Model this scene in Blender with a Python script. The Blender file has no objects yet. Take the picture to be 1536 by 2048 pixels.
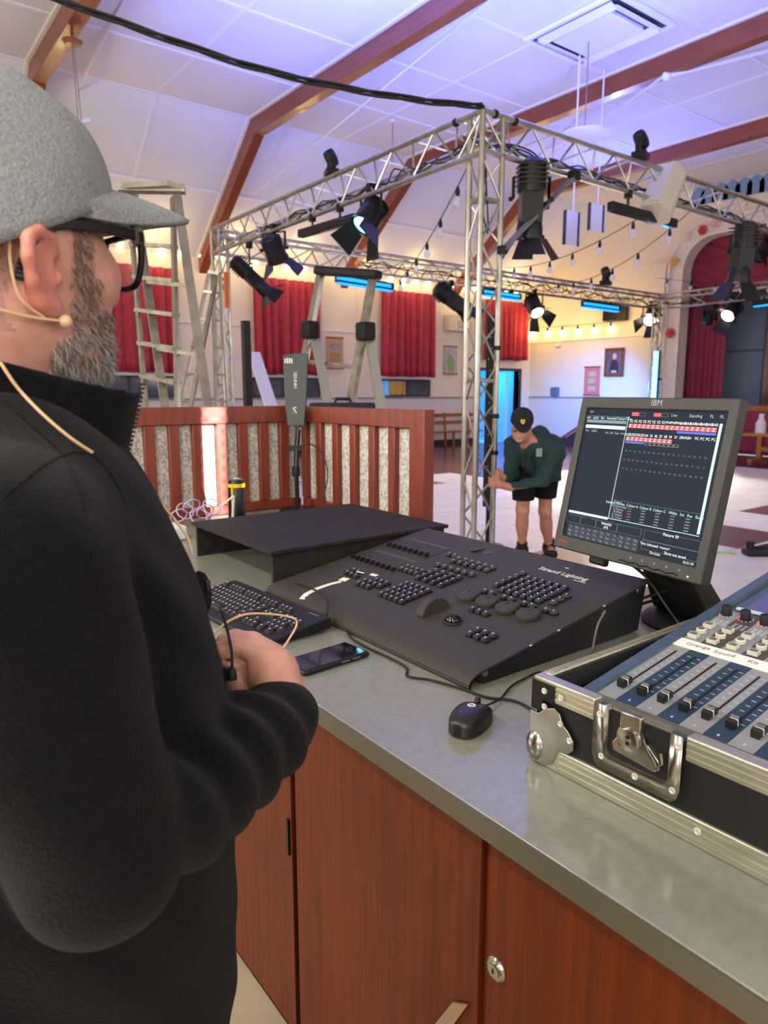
import bpy, bmesh, math, random
import numpy as np
from mathutils import Vector, Matrix
random.seed(7); rng = np.random.default_rng(7)
scn = bpy.context.scene
COL = scn.collection
V = Vector
# ------------------------------------------------------------------ camera
AZ, PITCH, FPX, CAMH = math.radians(52.83), math.radians(9.66), 1411.5, 1.5
cd = bpy.data.cameras.new('camera'); cd.sensor_fit = 'VERTICAL'; cd.sensor_height = 36; cd.lens = FPX/2048*36
cd.clip_start = .05; cd.clip_end = 100
cam = bpy.data.objects.new('camera', cd); COL.objects.link(cam)
FW = V((math.cos(AZ)*math.cos(PITCH), math.sin(AZ)*math.cos(PITCH), -math.sin(PITCH)))
RT = V((math.sin(AZ), -math.cos(AZ), 0)); UP = RT.cross(FW); CP = V((0, 0, CAMH))
cam.matrix_world = Matrix(((RT.x, UP.x, -FW.x, 0), (RT.y, UP.y, -FW.y, 0), (RT.z, UP.z, -FW.z, CAMH), (0, 0, 0, 1)))
scn.camera = cam
cd.dof.use_dof = True; cd.dof.focus_distance = 1.25; cd.dof.aperture_fstop = 7.0
# ------------------------------------------------------------------ world, exposure
w = bpy.data.worlds.new('world'); scn.world = w; w.use_nodes = True
w.node_tree.nodes['Background'].inputs[0].default_value = (.75, .85, 1, 1)
w.node_tree.nodes['Background'].inputs[1].default_value = .6
scn.view_settings.view_transform = 'Standard'; scn.view_settings.look = 'None'
scn.view_settings.exposure = 0.15; scn.view_settings.gamma = 1; scn.view_settings.use_curve_mapping = False
# ------------------------------------------------------------------ daylight area lamps added at the unseen side and rear windows
def area(name, loc, target, sx, sy, power, col):
    l = bpy.data.lights.new(name, 'AREA'); l.shape = 'RECTANGLE'; l.size = sx; l.size_y = sy; l.energy = power; l.color = col
    o = bpy.data.objects.new(name, l); COL.objects.link(o); o.location = loc
    o.rotation_euler = (V(target)-V(loc)).to_track_quat('-Z', 'Y').to_euler(); return o
for k, x in enumerate((-2.0, 1.9, 5.6, 9.3, 13.0)):
    area('added_daylight_side', (x, -4.86, 2.9), (x, 0, 2.7), 1.9, 2.1, 36, (1, .97, .92))
for k, y in enumerate((-2.6, 1.4, 5.4, 9.4)):
    area('added_daylight_rear', (-3.86, y, 2.9), (0, y, 2.5), 1.9, 2.1, 122, (1, .96, .9))
# ------------------------------------------------------------------ pixel helpers (direction from the pixel, distance from a plane the thing touches)
def ray(x, y): return FW + RT*((x-768)/FPX) - UP*((y-1024)/FPX)
def at_z(x, y, z): d = ray(x, y); return CP + d*((z-CAMH)/d.z)
def at_x(x, y, v): d = ray(x, y); return CP + d*(v/d.x)
def at_y(x, y, v): d = ray(x, y); return CP + d*(v/d.y)
def at_d(x, y, t): return CP + ray(x, y)*t
# ------------------------------------------------------------------ materials
def lin(h):
    h = h.lstrip('#'); c = [int(h[i:i+2], 16)/255 for i in (0, 2, 4)]
    return tuple(x/12.92 if x <= .04045 else ((x+.055)/1.055)**2.4 for x in c)+(1,)
MATS = {}
def mat(name, col, rough=.5, metal=0, col2=None, scale=20, stretch=(1, 1, 1), bump=0, bscale=None, emit=None, estr=0, alpha=1, trans=0, detail=4, coat=0, spec=.5, contrast=(.35, .65), sheen=0):
    if name in MATS: return MATS[name]
    m = bpy.data.materials.new(name); m.use_nodes = True; nt = m.node_tree; b = nt.nodes['Principled BSDF']
    b.inputs['Base Color'].default_value = lin(col); b.inputs['Roughness'].default_value = rough; b.inputs['Metallic'].default_value = metal
    b.inputs['Specular IOR Level'].default_value = spec; b.inputs['Coat Weight'].default_value = coat; b.inputs['Coat Roughness'].default_value = .08
    b.inputs['Sheen Weight'].default_value = sheen
    if trans: b.inputs['Transmission Weight'].default_value = trans
    b.inputs['Alpha'].default_value = alpha
    if col2 or bump:
        tc = nt.nodes.new('ShaderNodeTexCoord'); mp = nt.nodes.new('ShaderNodeMapping'); mp.inputs['Scale'].default_value = stretch
        nt.links.new(tc.outputs['Object'], mp.inputs[0])
        n = nt.nodes.new('ShaderNodeTexNoise'); n.inputs['Scale'].default_value = scale; n.inputs['Detail'].default_value = detail
        nt.links.new(mp.outputs[0], n.inputs[0])
        if col2:
            r = nt.nodes.new('ShaderNodeValToRGB'); r.color_ramp.elements[0].position, r.color_ramp.elements[1].position = contrast
            r.color_ramp.elements[0].color = lin(col); r.color_ramp.elements[1].color = lin(col2)
            nt.links.new(n.outputs[0], r.inputs[0]); nt.links.new(r.outputs[0], b.inputs['Base Color'])
        if bump:
            n2 = n
            if bscale:
                n2 = nt.nodes.new('ShaderNodeTexNoise'); n2.inputs['Scale'].default_value = bscale; n2.inputs['Detail'].default_value = 3
                nt.links.new(mp.outputs[0], n2.inputs[0])
            bp = nt.nodes.new('ShaderNodeBump'); bp.inputs['Strength'].default_value = bump; bp.inputs['Distance'].default_value = .01
            nt.links.new(n2.outputs[0], bp.inputs['Height']); nt.links.new(bp.outputs[0], b.inputs['Normal'])
    if emit:
        b.inputs['Emission Color'].default_value = lin(emit); b.inputs['Emission Strength'].default_value = estr
    MATS[name] = m; return m
M_wall = mat('cream_plaster', '#e8dcc6', .75, col2='#e4d7c0', scale=1.2, bump=.04, bscale=60)
M_dadolow = mat('pale_dado_board', '#dcd3cc', .6, col2='#d8cfc8', scale=1)
M_rail = mat('grey_rail', '#8d8a90', .5)
M_ceil = mat('ceiling_board', '#e6e5e6', .8, col2='#e0dfe2', scale=.7, bump=.03, bscale=40)
M_batten = mat('white_batten', '#eceaf0', .6)
M_beam = mat('brown_beam', '#7a3c22', .35, col2='#8c4a2a', scale=4, stretch=(8, .6, 8), coat=.2)
M_beamtrim = mat('cream_trim', '#e9e3d6', .6)
M_woodfloor = mat('dark_floorboards', '#54292a', .22, col2='#663633', scale=3, stretch=(.4, 6, 1))
M_tilew = mat('white_vinyl', '#ece8e2', .35, col2='#dfdad4', scale=2.5)
M_tileb = mat('brown_vinyl', '#6d4448', .3, col2='#7b5052', scale=6, stretch=(1, 8, 1))
M_alu = mat('aluminium_tube', '#c3c0b4', .32, .95, col2='#aeab9f', scale=8)
M_alud = mat('dull_aluminium', '#aca595', .45, .85, col2='#8f8878', scale=12)
M_black = mat('black_plastic', '#161615', .55, col2='#1c1c1b', scale=30, spec=.3)
M_blackm = mat('black_metal', '#121214', .38, .2)
M_rubber = mat('black_rubber', '#0d0d0e', .6)
M_cable = mat('black_cable', '#101011', .5)
M_red = mat('red_curtain', '#b01030', .6, col2='#980a26', scale=6, sheen=.3)
M_stagered = mat('stage_red_velvet', '#941a36', .7, col2='#821230', scale=5, sheen=.4)
M_beige = mat('beige_drape', '#a08a74', .75, col2='#7f6c5c', scale=4)
M_brown = mat('mahogany_slat', '#7d3623', .4, col2='#6a2a1a', scale=6, stretch=(6, 6, .7))
M_cab = mat('cabinet_veneer', '#642806', .45, col2='#4a1d06', scale=9, stretch=(9, 9, .35), coat=0, spec=.25, detail=7, contrast=(.3, .7))
M_edge = mat('olive_edging', '#514c3e', .45)
M_top = mat('grey_laminate', '#84867a', .16, col2='#7d7f72', scale=60, coat=.15, bump=.015, bscale=160)
M_speck = mat('speckled_cloth', '#cfcac0', .9, col2='#9c978f', scale=90, bump=.2, contrast=(.42, .6))
M_cons = mat('console_paint', '#3a3833', .6, col2='#34322e', scale=200, bump=.06, bscale=900, spec=.25)
M_key = mat('black_key', '#1a1a1c', .35)
M_white = mat('white_print', '#d8d8d4', .6)
M_skin = mat('skin', '#cf9a86', .5, col2='#c08878', scale=35, bump=.08, bscale=300)
M_skin2 = mat('skin_tanned', '#c48a72', .5, col2='#b67c66', scale=25)
M_fleece = mat('black_fleece', '#0b0b0d', .95, col2='#131315', scale=300, bump=.35, bscale=420, sheen=.06, spec=.08)
M_dark = mat('dark_cloth', '#16161a', .9, col2='#1c1c20', scale=100, spec=.2)
M_capgrey = mat('grey_felt', '#7d8284', .95, col2='#999e9f', scale=330, bump=.35, bscale=420, contrast=(.3, .7), spec=.15)
M_lensglass = mat('clear_glass', '#ffffff', .02, alpha=.12)
M_case_al = mat('case_aluminium', '#c9c7b4', .33, .75, col2='#b4b29f', scale=14, stretch=(12, 1, 12))
M_chrome = mat('latch_nickel', '#bdb9ae', .22, .95, col2='#9d998e', scale=20)
M_lam = mat('case_black_laminate', '#121316', .5, bump=.05, bscale=300)
M_mixblue = mat('mixer_blue', '#3f5164', .4, col2='#394a5c', scale=40)
M_mixgrey = mat('mixer_grey', '#86898c', .45)
M_mixdark = mat('mixer_dark_blue', '#22384b', .45)
M_btn = mat('button_ivory', '#c9c7b8', .4)
M_wood = mat('honey_wood', '#a3622a', .4, col2='#8d5222', scale=6, stretch=(.6, 8, 8))
def emat(name, col, s): return mat(name, col, .4, emit=col, estr=s)
E_bulb = emat('warm_bulb_glow', '#ffe9b8', 14)
E_blue = emat('led_blue_glow', '#0f8cff', 2.0)
E_cyan = emat('led_cyan_glow', '#7ff4ff', 6)
E_white = emat('lamp_white_glow', '#fff6dc', 9)
# ------------------------------------------------------------------ mesh builder
MW = {}
class MB:
    def __init__(s): s.v = []; s.f = []
    def add(s, vs, fs):
        o = len(s.v); s.v += [tuple(p) for p in vs]; s.f += [tuple(i+o for i in f) for f in fs]; return s
    def box(s, c, d, R=None):
        c = V(c); x, y, z = d[0]/2, d[1]/2, d[2]/2
        P = [V((i*x, j*y, k*z)) for k in (-1, 1) for j in (-1, 1) for i in (-1, 1)]
        if R is not None: P = [R @ p for p in P]
        return s.add([c+p for p in P], [(0, 2, 3, 1), (4, 5, 7, 6), (0, 1, 5, 4), (2, 6, 7, 3), (0, 4, 6, 2), (1, 3, 7, 5)])
    def span(s, a, b): return s.box([(a[i]+b[i])/2 for i in range(3)], [abs(b[i]-a[i]) for i in range(3)])
    def bar(s, a, b, w, h, up=(0, 0, 1)):
        a, b = V(a), V(b); d = b-a; x = d.normalized(); u = V(up)
        if abs(x.dot(u)) > .98: u = V((1, 0, 0))
        y = u.cross(x).normalized(); z = x.cross(y)
        return s.box((a+b)/2, (d.length, w, h), Matrix((x, y, z)).transposed())
    def tube(s, pts, r, n=8, cap=True):
        P = [V(p) for p in pts]; m = len(P); rr = r if isinstance(r, (list, tuple)) else [r]*m
        T = [(P[min(i+1, m-1)]-P[max(i-1, 0)]).normalized() for i in range(m)]
        u = V((0, 0, 1)) if abs(T[0].z) < .9 else V((1, 0, 0)); vs = []; fs = []
        for i in range(m):
            u = (u-T[i]*u.dot(T[i])).normalized(); w_ = T[i].cross(u)
            for k in range(n):
                a = 2*math.pi*k/n; vs.append(P[i]+(u*math.cos(a)+w_*math.sin(a))*rr[i])
        for i in range(m-1):
            for k in range(n): fs.append((i*n+k, i*n+(k+1) % n, (i+1)*n+(k+1) % n, (i+1)*n+k))
        if cap: fs += [tuple(range(n))[::-1], tuple(range((m-1)*n, m*n))]
        return s.add(vs, fs)
    def lathe(s, c, prof, axis=(0, 0, 1), n=20):
        c = V(c); z = V(axis).normalized(); x = z.orthogonal().normalized(); y = z.cross(x); vs = []; fs = []
        for r, h in prof:
            for k in range(n):
                a = 2*math.pi*k/n; vs.append(c+z*h+(x*math.cos(a)+y*math.sin(a))*max(r, 1e-5))
        for i in range(len(prof)-1):
            for k in range(n): fs.append((i*n+k, i*n+(k+1) % n, (i+1)*n+(k+1) % n, (i+1)*n+k))
        fs += [tuple(range(n))[::-1], tuple(range((len(prof)-1)*n, len(prof)*n))]
        return s.add(vs, fs)
    def cyl(s, a, b, r, n=12): a, b = V(a), V(b); return s.lathe(a, [(r, 0), (r, (b-a).length)], b-a, n)
    def ball(s, c, r, n=12, sc=(1, 1, 1)):
        o = len(s.v); m = n//2
        s.lathe((0, 0, 0), [(r*math.sin(math.pi*i/m), -r*math.cos(math.pi*i/m)) for i in range(m+1)], (0, 0, 1), n)
        for i in range(o, len(s.v)): p = s.v[i]; s.v[i] = tuple(c[k]+p[k]*sc[k] for k in range(3))
        return s
    def prism(s, poly, vec):
        n = len(poly); a = [V(p) for p in poly]; b = [p+V(vec) for p in a]
        return s.add(a+b, [tuple(range(n))[::-1], tuple(range(n, 2*n))]+[(i, (i+1) % n, n+(i+1) % n, n+i) for i in range(n)])
    def grid(s, fn, nu, nv, wrap=False):
        vs = [fn(i/(nu-1 if not wrap else nu), j/(nv-1)) for i in range(nu) for j in range(nv)]; fs = []
        for i in range(nu if wrap else nu-1):
            k = (i+1) % nu
            for j in range(nv-1): fs.append((i*nv+j, k*nv+j, k*nv+j+1, i*nv+j+1))
        return s.add(vs, fs)
    def xf(s, Mx): s.v = [tuple(Mx @ V(p)) for p in s.v]; return s
    def mesh(s, name, m, ang=35, fixn=True):
        me = bpy.data.meshes.new(name); me.from_pydata(s.v, [], s.f)
        if fixn:
            bm = bmesh.new(); bm.from_mesh(me); bmesh.ops.recalc_face_normals(bm, faces=bm.faces); bm.to_mesh(me); bm.free()
        if m: me.materials.append(m)
        me.shade_smooth(); me.set_sharp_from_angle(angle=math.radians(ang)); me.update(); return me
    def build(s, name, m, parent=None, W=True, bevel=0, ang=35, solid=0, sub=0, fixn=True, seg=2):
        """W: vertices are in world space (moved into the parent's frame); else already local"""
        if W and parent is not None: s.xf(MW[parent.name].inverted())
        o = bpy.data.objects.new(name, s.mesh(name, m, ang, fixn)); COL.objects.link(o)
        if parent is not None: o.parent = parent; MW[o.name] = MW[parent.name].copy()
        else: MW[o.name] = Matrix()
        if solid: k = o.modifiers.new('solid', 'SOLIDIFY'); k.thickness = solid; k.offset = 0
        if bevel: k = o.modifiers.new('bevel', 'BEVEL'); k.width = bevel; k.segments = seg; k.limit_method = 'ANGLE'; k.harden_normals = False
        if sub: k = o.modifiers.new('sub', 'SUBSURF'); k.levels = k.render_levels = sub
        return o
def tag(o, label, cat, group=None, kind=None):
    if label: o['label'] = label
    if cat: o['category'] = cat
    if group: o['group'] = group
    if kind: o['kind'] = kind
    return o
def thing(name, label, cat, loc=(0, 0, 0), rz=0, group=None, Mx=None):
    o = bpy.data.objects.new(name, None); COL.objects.link(o); o.empty_display_size = .05
    Mx = Mx if Mx is not None else Matrix.Translation(V(loc)) @ Matrix.Rotation(rz, 4, 'Z')
    o.matrix_world = Mx; MW[o.name] = Mx.copy(); return tag(o, label, cat, group)
def struct(o): o['kind'] = 'structure'; return o
def one(mb, name, m, label, cat, base, group=None, **k):
    """a thing that is a single mesh, its origin at its base"""
    mb.xf(Matrix.Translation(-V(base))); o = mb.build(name, m, None, W=False, **k); o.location = base; MW[o.name] = Matrix.Translation(V(base)); return tag(o, label, cat, group)
def put(me, name, parent, loc, rot=None, mx=None):
    """another object sharing mesh data, placed in the parent's local frame"""
    o = bpy.data.objects.new(name, me); COL.objects.link(o)
    if mx is not None: o.matrix_local = mx
    else:
        o.location = loc
        if rot: o.rotation_euler = rot
    if parent is not None: o.parent = parent
    return o
def frame(c, x, y): x = V(x).normalized(); z = x.cross(V(y)).normalized(); y = z.cross(x); return Matrix.Translation(V(c)) @ Matrix((x, y, z)).transposed().to_4x4()
def text(s, size, m, ext=.0003, align='CENTER'):
    cu = bpy.data.curves.new('lettering', 'FONT'); cu.body = s; cu.size = size; cu.extrude = ext; cu.align_x = align; cu.align_y = 'CENTER'; cu.resolution_u = 2
    o = bpy.data.objects.new('lettering', cu); me = bpy.data.meshes.new_from_object(o); bpy.data.objects.remove(o); bpy.data.curves.remove(cu)
    me.materials.clear(); me.materials.append(m); return me
def lerp(a, b, t): return V(a)+(V(b)-V(a))*t
def sag(a, b, d, n=16): return [lerp(a, b, i/n)-V((0, 0, d*4*(i/n)*(1-i/n))) for i in range(n+1)]
def smooth_path(P, n=8):
    P = [V(p) for p in P]; out = []
    for i in range(len(P)-1):
        a, b, c, d = P[max(i-1, 0)], P[i], P[i+1], P[min(i+2, len(P)-1)]
        for k in range(n):
            t = k/n; out.append(.5*((2*b)+(c-a)*t+(2*a-5*b+4*c-d)*t*t+(3*b-a-3*c+d)*t**3))
    return out+[P[-1]]
# ================================================================== THE HALL
XB, XS, YL, YR, ZC, ZE = -4.0, 17.13, 15.08, -5.0, 6.4, 4.35
KN, KR = 12.47, -2.4
floor = struct(MB().span((XB, YR, -.12), (XS, YL, 0)).build('floor', M_woodfloor))
struct(MB().span((XB, -4.9, 0), (.70, 14.9, .004)).build('floor_booth', mat('beige_lino', '#a89880', .5, col2='#9c8c76', scale=6)))
TL = 1.08; tmesh = {}
for m in (M_tilew, M_tileb): tmesh[m.name] = MB().box((0, 0, .003), (TL-.012, TL-.012, .006)).mesh('floor_tile', m)
M_seam = mat('tile_seam', '#77706b', .6)
bed = MB()
for i in range(-1, 11):
    for j in range(-4, 6):
        x, y = 2.44+i*TL, 4.32+(j-1)*TL
        if x > 8.9 and y > 8.0: continue
        brown = (y < 3.3 and y > 3.1 and i % 2 == 0) or (8.5 < y < 8.7 and i in (0, 4)) or (j == -3 and i % 2)
        put(tmesh[(M_tileb if brown else M_tilew).name], 'floor_tile', floor, (x+TL/2, y+TL/2, .002))
        bed.box((x+TL/2, y+TL/2, .001), (TL, TL, .002))
bed.build('tile_bed', M_seam, floor)
# --- left wall with the doorway
DX0, DX1, DZ = 14.95, 16.62, 2.12
wl = MB().span((XB, YL, 0), (DX0, YL+.2, ZE+.1)).span((DX0, YL, DZ), (DX1, YL+.2, ZE+.1)).span((DX1, YL, 0), (XS+.2, YL+.2, ZE+.1))
wall_left = struct(wl.build('wall_left', M_wall))
MB().span((XB, YL-.012, 0), (DX0-.08, YL, 1.33)).build('dado_panel', M_dadolow, wall_left)
MB().span((XB, YL-.03, 1.32), (DX0-.08, YL, 1.36)).build('dado_rail', M_rail, wall_left)
MB().span((XB, YL-.025, 2.97), (XS, YL, 3.0)).build('picture_rail', M_beamtrim, wall_left)
for x in (6.9, 10.55, 14.2): MB().tube([(x, YL-.02, .15), (x, YL-.02, 4.3)], .014, 6).build('conduit', M_wall, wall_left)
sk = struct(MB().span((XB, YL-.025, 0), (DX0-.08, YL, .16)).build('baseboard_left', mat('dark_skirting', '#3a2426', .4)))
# --- room beyond the doorway, lit blue
M_room = mat('corridor_paint', '#cfd6dc', .7)
room = MB().span((DX0-.3, YL+1.9, 0), (DX1+.5, YL+2.0, 2.6)).span((DX0-.4, YL+.2, 0), (DX0-.3, YL+2, 2.6)).span((DX1+.5, YL+.2, 0), (DX1+.6, YL+2, 2.6)).span((DX0-.4, YL+.2, 2.6), (DX1+.6, YL+2, 2.7)).span((DX0-.4, YL, -.1), (DX1+.6, YL+2, -.001))
struct(room.build('wall_corridor', M_room))
M_frame = mat('dark_door_frame', '#2c1c20', .4)
d = struct(MB().span((DX0-.09, YL-.04, 0), (DX0, YL+.2, DZ+.08)).span((DX1, YL-.04, 0), (DX1+.09, YL+.2, DZ+.08)).span((DX0, YL-.04, DZ), (DX1, YL+.2, DZ+.08)).build('door_1', M_frame))
MB().box((DX1-.32, YL+.36, 1.02), (.05, .9, 2.04), Matrix.Rotation(-.5, 3, 'Z')).build('door_leaf', mat('pale_door', '#c6d4e4', .5), d, bevel=.004)
MB().box((DX1-.62, YL+.3, 1.05), (.09, .05, .03)).build('door_handle', M_chrome, d)
wn = struct(MB().span((DX0+.05, YL+1.86, 1.72), (DX0+.62, YL+1.9, 2.1)).build('window_5', emat('corridor_pane', '#c8fff8', 2)))
def light(name, kind, loc, power, col, target=None, size=.1, cone=60, blend=.6):
    l = bpy.data.lights.new(name, kind); l.energy = power; l.color = col
    if kind == 'SPOT': l.spot_size = math.radians(cone); l.spot_blend = blend
    l.shadow_soft_size = size
    o = bpy.data.objects.new(name, l); COL.objects.link(o); o.location = loc
    if target is not None: o.rotation_euler = (V(target)-V(loc)).to_track_quat('-Z', 'Y').to_euler()
    return o
light('corridor_lamp', 'POINT', (15.6, YL+1.0, 2.3), 120, (.0, .30, 1), size=.2)
# --- stage wall with the proscenium opening
def arch(y0, y1, zt, r, z0, n=10):
    P = [(y0, z0)]
    for k in range(n+1): a = math.pi-math.pi/2*k/n; P.append((y0+r+r*math.cos(a), zt-r+r*math.sin(a)))
    for k in range(n+1): a = math.pi/2-math.pi/2*k/n; P.append((y1-r+r*math.cos(a), zt-r+r*math.sin(a)))
    return P+[(y1, z0)]
AY0, AY1, AZT, AR, SZ = -.05, 10.13, 5.22, .75, 1.15
op = arch(AY0, AY1, AZT, AR, 0)
poly = [(YR, 0)]+op+[(YL, 0), (YL, ZE), (KN, ZC+.15), (KR, ZC+.15), (YR, ZE)]
wall_stage = struct(MB().prism([(XS, y, z) for y, z in poly], (.3, 0, 0)).build('wall_stage', M_wall))
inner = arch(AY0, AY1, AZT, AR, SZ); outer = arch(AY0-.42, AY1+.42, AZT+.4, AR+.4, SZ)
M_mould = mat('pale_moulding', '#eadfd2', .6, col2='#ded2c6', scale=8)
mb = MB()
def ringband(mb, A, B, xa, xb, x0):
    n = len(A); vs = []
    for (a, b) in zip(A, B): vs += [(x0, a[0], a[1]), (xa, a[0], a[1]), (xb, b[0], b[1]), (x0, b[0], b[1])]
    mb.add(vs, [(i*4+k, i*4+(k+1) % 4, i*4+4+(k+1) % 4, i*4+4+k) for i in range(n-1) for k in range(4)])
ringband(mb, inner, outer, XS-.03, XS-.06, XS)
mid1 = arch(AY0-.06, AY1+.06, AZT+.06, AR+.06, SZ); ringband(mb, inner, mid1, XS-.09, XS-.09, XS-.02)
m2a = arch(AY0-.36, AY1+.36, AZT+.34, AR+.34, SZ); ringband(mb, m2a, outer, XS-.1, XS-.1, XS-.02)
mb.build('proscenium_moulding', M_mould, wall_stage)
for p, c in (((1405, 460), '#c03040'), ((1347, 523), '#d8b04a'), ((1340, 666), '#c8364a'), ((1432, 445), '#e0a8a0'), ((1372, 472), '#e0d0b8')):
    q = at_x(*p, XS-.1); f = MB()
    for k in range(6): a = k*math.pi/3; f.ball((q.x, q.y+.07*math.cos(a), q.z+.07*math.sin(a)), .055, 8, (.5, 1, 1))
    one(f.ball((q.x-.02, q.y, q.z), .04, 8), 'paper_flower', mat('petal'+c, c, .7), {'#c03040': 'red paper flower on the curve of the stage arch', '#d8b04a': 'yellow paper flower on the stage arch side', '#c8364a': 'red paper flower low on the stage arch', '#e0a8a0': 'faint pink paper flower at the top of the arch', '#e0d0b8': 'cream paper flower on the arch bend'}[c], 'flower', (q.x+.08, q.y, q.z-.1), 'flowers on the stage arch')
MB().span((XS-.012, AY1+.45, 0), (XS, YL, 1.33)).build('dado_panel', M_dadolow, wall_stage)
MB().span((XS-.03, AY1+.45, 1.32), (XS, YL, 1.36)).build('dado_rail', M_rail, wall_stage)
MB().span((XS-.025, AY1+.45, 2.97), (XS, YL, 3.0)).build('picture_rail', M_beamtrim, wall_stage)
MB().span((XS-.06, 10.62, 0), (XS, 10.95, 4.6)).span((XS-.1, 10.58, 4.6), (XS, 10.99, 4.72)).build('pilaster', M_mould, wall_stage)
MB().tube([(XS-.02, 13.0, .1), (XS-.02, 13.0, 1.3)], .02, 6).build('conduit', M_wall, wall_stage)
struct(MB().span((XS-.02, AY1+.4, 0), (XS, YL-.03, .16)).build('baseboard_stage', M_frame))
# scalloped blue valance paper strip high on the stage wall
mb = MB()
fr = thing('paper_frieze', 'blue scalloped paper frieze above the stage arch', 'decoration', (XS-.02, 8.2, 5.8))
a, b = at_x(1395, 402, XS-.03), at_x(1536, 378, XS-.03)
M_frz = mat('blue_paper', '#7f9bc0', .7, col2='#6f8bb4', scale=20)
for k in range(12):
    y = a.y+(b.y-a.y)/6*k; z = a.z+(b.z-a.z)/6*k*.3
    MB().prism([(XS-.03, y+.2, z-.1), (XS-.03, y-.2, z-.1), (XS-.03, y-.2, z+.15), (XS-.03, y-.1, z+.28), (XS-.03, y, z+.32), (XS-.03, y+.1, z+.28), (XS-.03, y+.2, z+.15)], (.015, 0, 0)).build('scallop', M_frz, fr)
# --- stage interior
M_stgw = mat('stage_grey_board', '#8ea0b0', .7, col2='#8494a6', scale=2)
st = MB().span((XS+.05, AY0-.6, SZ-.12), (21.2, AY1+.6, SZ)).build('floor_stage', M_woodfloor); struct(st)
struct(MB().span((21.2, AY0-.8, 0), (21.4, AY1+.8, 6.4)).span((XS+.3, AY1+.5, 0), (21.2, AY1+.7, 6.4)).span((XS+.3, AY0-.7, 0), (21.2, AY0-.5, 6.4)).span((XS, AY0-.8, 6.4), (21.4, AY1+.8, 6.5)).build('wall_stage_box', mat('stage_box_paint', '#b4a890', .8)))
struct(MB().span((XS-.03, AY0, SZ-.1), (XS+.12, AY1, SZ+.03)).build('trim_1', M_wood, None, bevel=.01))
def drape(name, label, cat, m, A, B, z0, z1, amp, waves, group=None, axis='y', gather=.0, solid=.006, seed=0):
    """pleated cloth hanging from A to B (xy points)"""
    A, B = V((A[0], A[1], 0)), V((B[0], B[1], 0)); D = B-A; N = V((-D.y, D.x, 0)).normalized(); L = D.length
    r = random.Random(seed); ph = [r.uniform(0, 6.3) for _ in range(5)]
    nu = int(waves*8)
    def fn(u, v):
        uu = u+gather*(v-.5)*math.sin(u*9+ph[3])*.02
        s = math.sin(u*waves*2*math.pi+ph[0]+.8*math.sin(u*11+ph[1]))+.35*math.sin(u*waves*3.7+ph[2])
        p = A+D*uu+N*(amp*s*(.55+.45*(1-v)))
        return p+V((0, 0, z0+(z1-z0)*v+.012*math.sin(u*17+ph[4])*(1-v)))
    mb = MB().grid(fn, nu, 12)
    o = one(mb, name, m, label, cat, tuple((A+B)/2+V((0, 0, z0))), group, ang=180, fixn=False, solid=solid); return o
drape('stage_drape', 'crimson velvet side drape hanging left of the stage opening', 'curtain', M_stagered, (17.75, 10.3), (17.75, 9.25), SZ+.02, 4.6, .055, 7, 'stage drapes', seed=2)
drape('stage_drape', 'beige striped drape at the right of the grey stage board', 'curtain', M_beige, (18.6, 8.75), (18.6, 2.5), SZ+.02, 5.9, .06, 30, 'stage drapes', seed=3)
o = one(MB().span((18.95, 8.4, SZ), (19.0, 10.55, 2.55)).span((18.95, 8.4, 2.57), (19.0, 10.55, 5.4)), 'stage_flat', M_stgw, 'blue grey board flat standing on the stage', 'stage flat', (18.97, 9.5, SZ))
MB().span((18.93, 8.4, 2.53), (18.96, 10.55, 2.59)).build('batten', mat('flat_batten', '#5d7088', .6), o)
q = at_x(1420, 790, 18.3)
t = thing('curtain_pole', 'black pole with a white bucket at its foot beside red drape', 'pole', (18.3, q.y, SZ))
MB().box((18.3, q.y, 3.1), (.1, .12, 3.9)).build('pole', M_black, t); MB().lathe((18.2, q.y-.02, SZ), [(.1, 0), (.13, .12), (.13, .45)]).build('bucket', M_white, t)
# swagged red valance filling the top of the arch
def swag(u, v):
    y = AY1+.05+(AY0-AY1-.1)*u; s = (u*3.05) % 1; bow = 4*s*(1-s)
    zt, zb = 5.45, 4.05+.12*abs(2*s-1)
    z = zb+(zt-zb)*v; k = (z+.42*bow*(1-.5*v)+.15*s)
    return (17.5+.045*math.sin(k*2*math.pi*4.2)+.03*math.sin(u*40), y, z-.16*bow*(1-v))
one(MB().grid(swag, 130, 48), 'stage_valance', M_stagered, 'deep red swagged valance across the top of the stage arch', 'curtain', (17.5, 5, 4.0), 'stage drapes', ang=180, fixn=False, solid=.006)
one(MB().span((18.0, 5.0, 3.9), (18.1, 8.4, 4.75)).span((17.95, 5.0, 4.7), (18.1, 8.5, 4.8)), 'stage_cornice', mat('ochre_cornice', '#b98d4e', .6), 'ochre boxed cornice seen under the red valance', 'cornice', (18, 6.7, 3.9), bevel=.01)
drape('stage_skirt', 'magenta red cloth skirt along the stage front', 'curtain', mat('magenta_cloth', '#8e1f3f', .7, col2='#7a1636', scale=4), (XS-.06, AY1), (XS-.06, AY0), .02, SZ-.1, .02, 34, 'stage drapes', seed=5)
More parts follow.
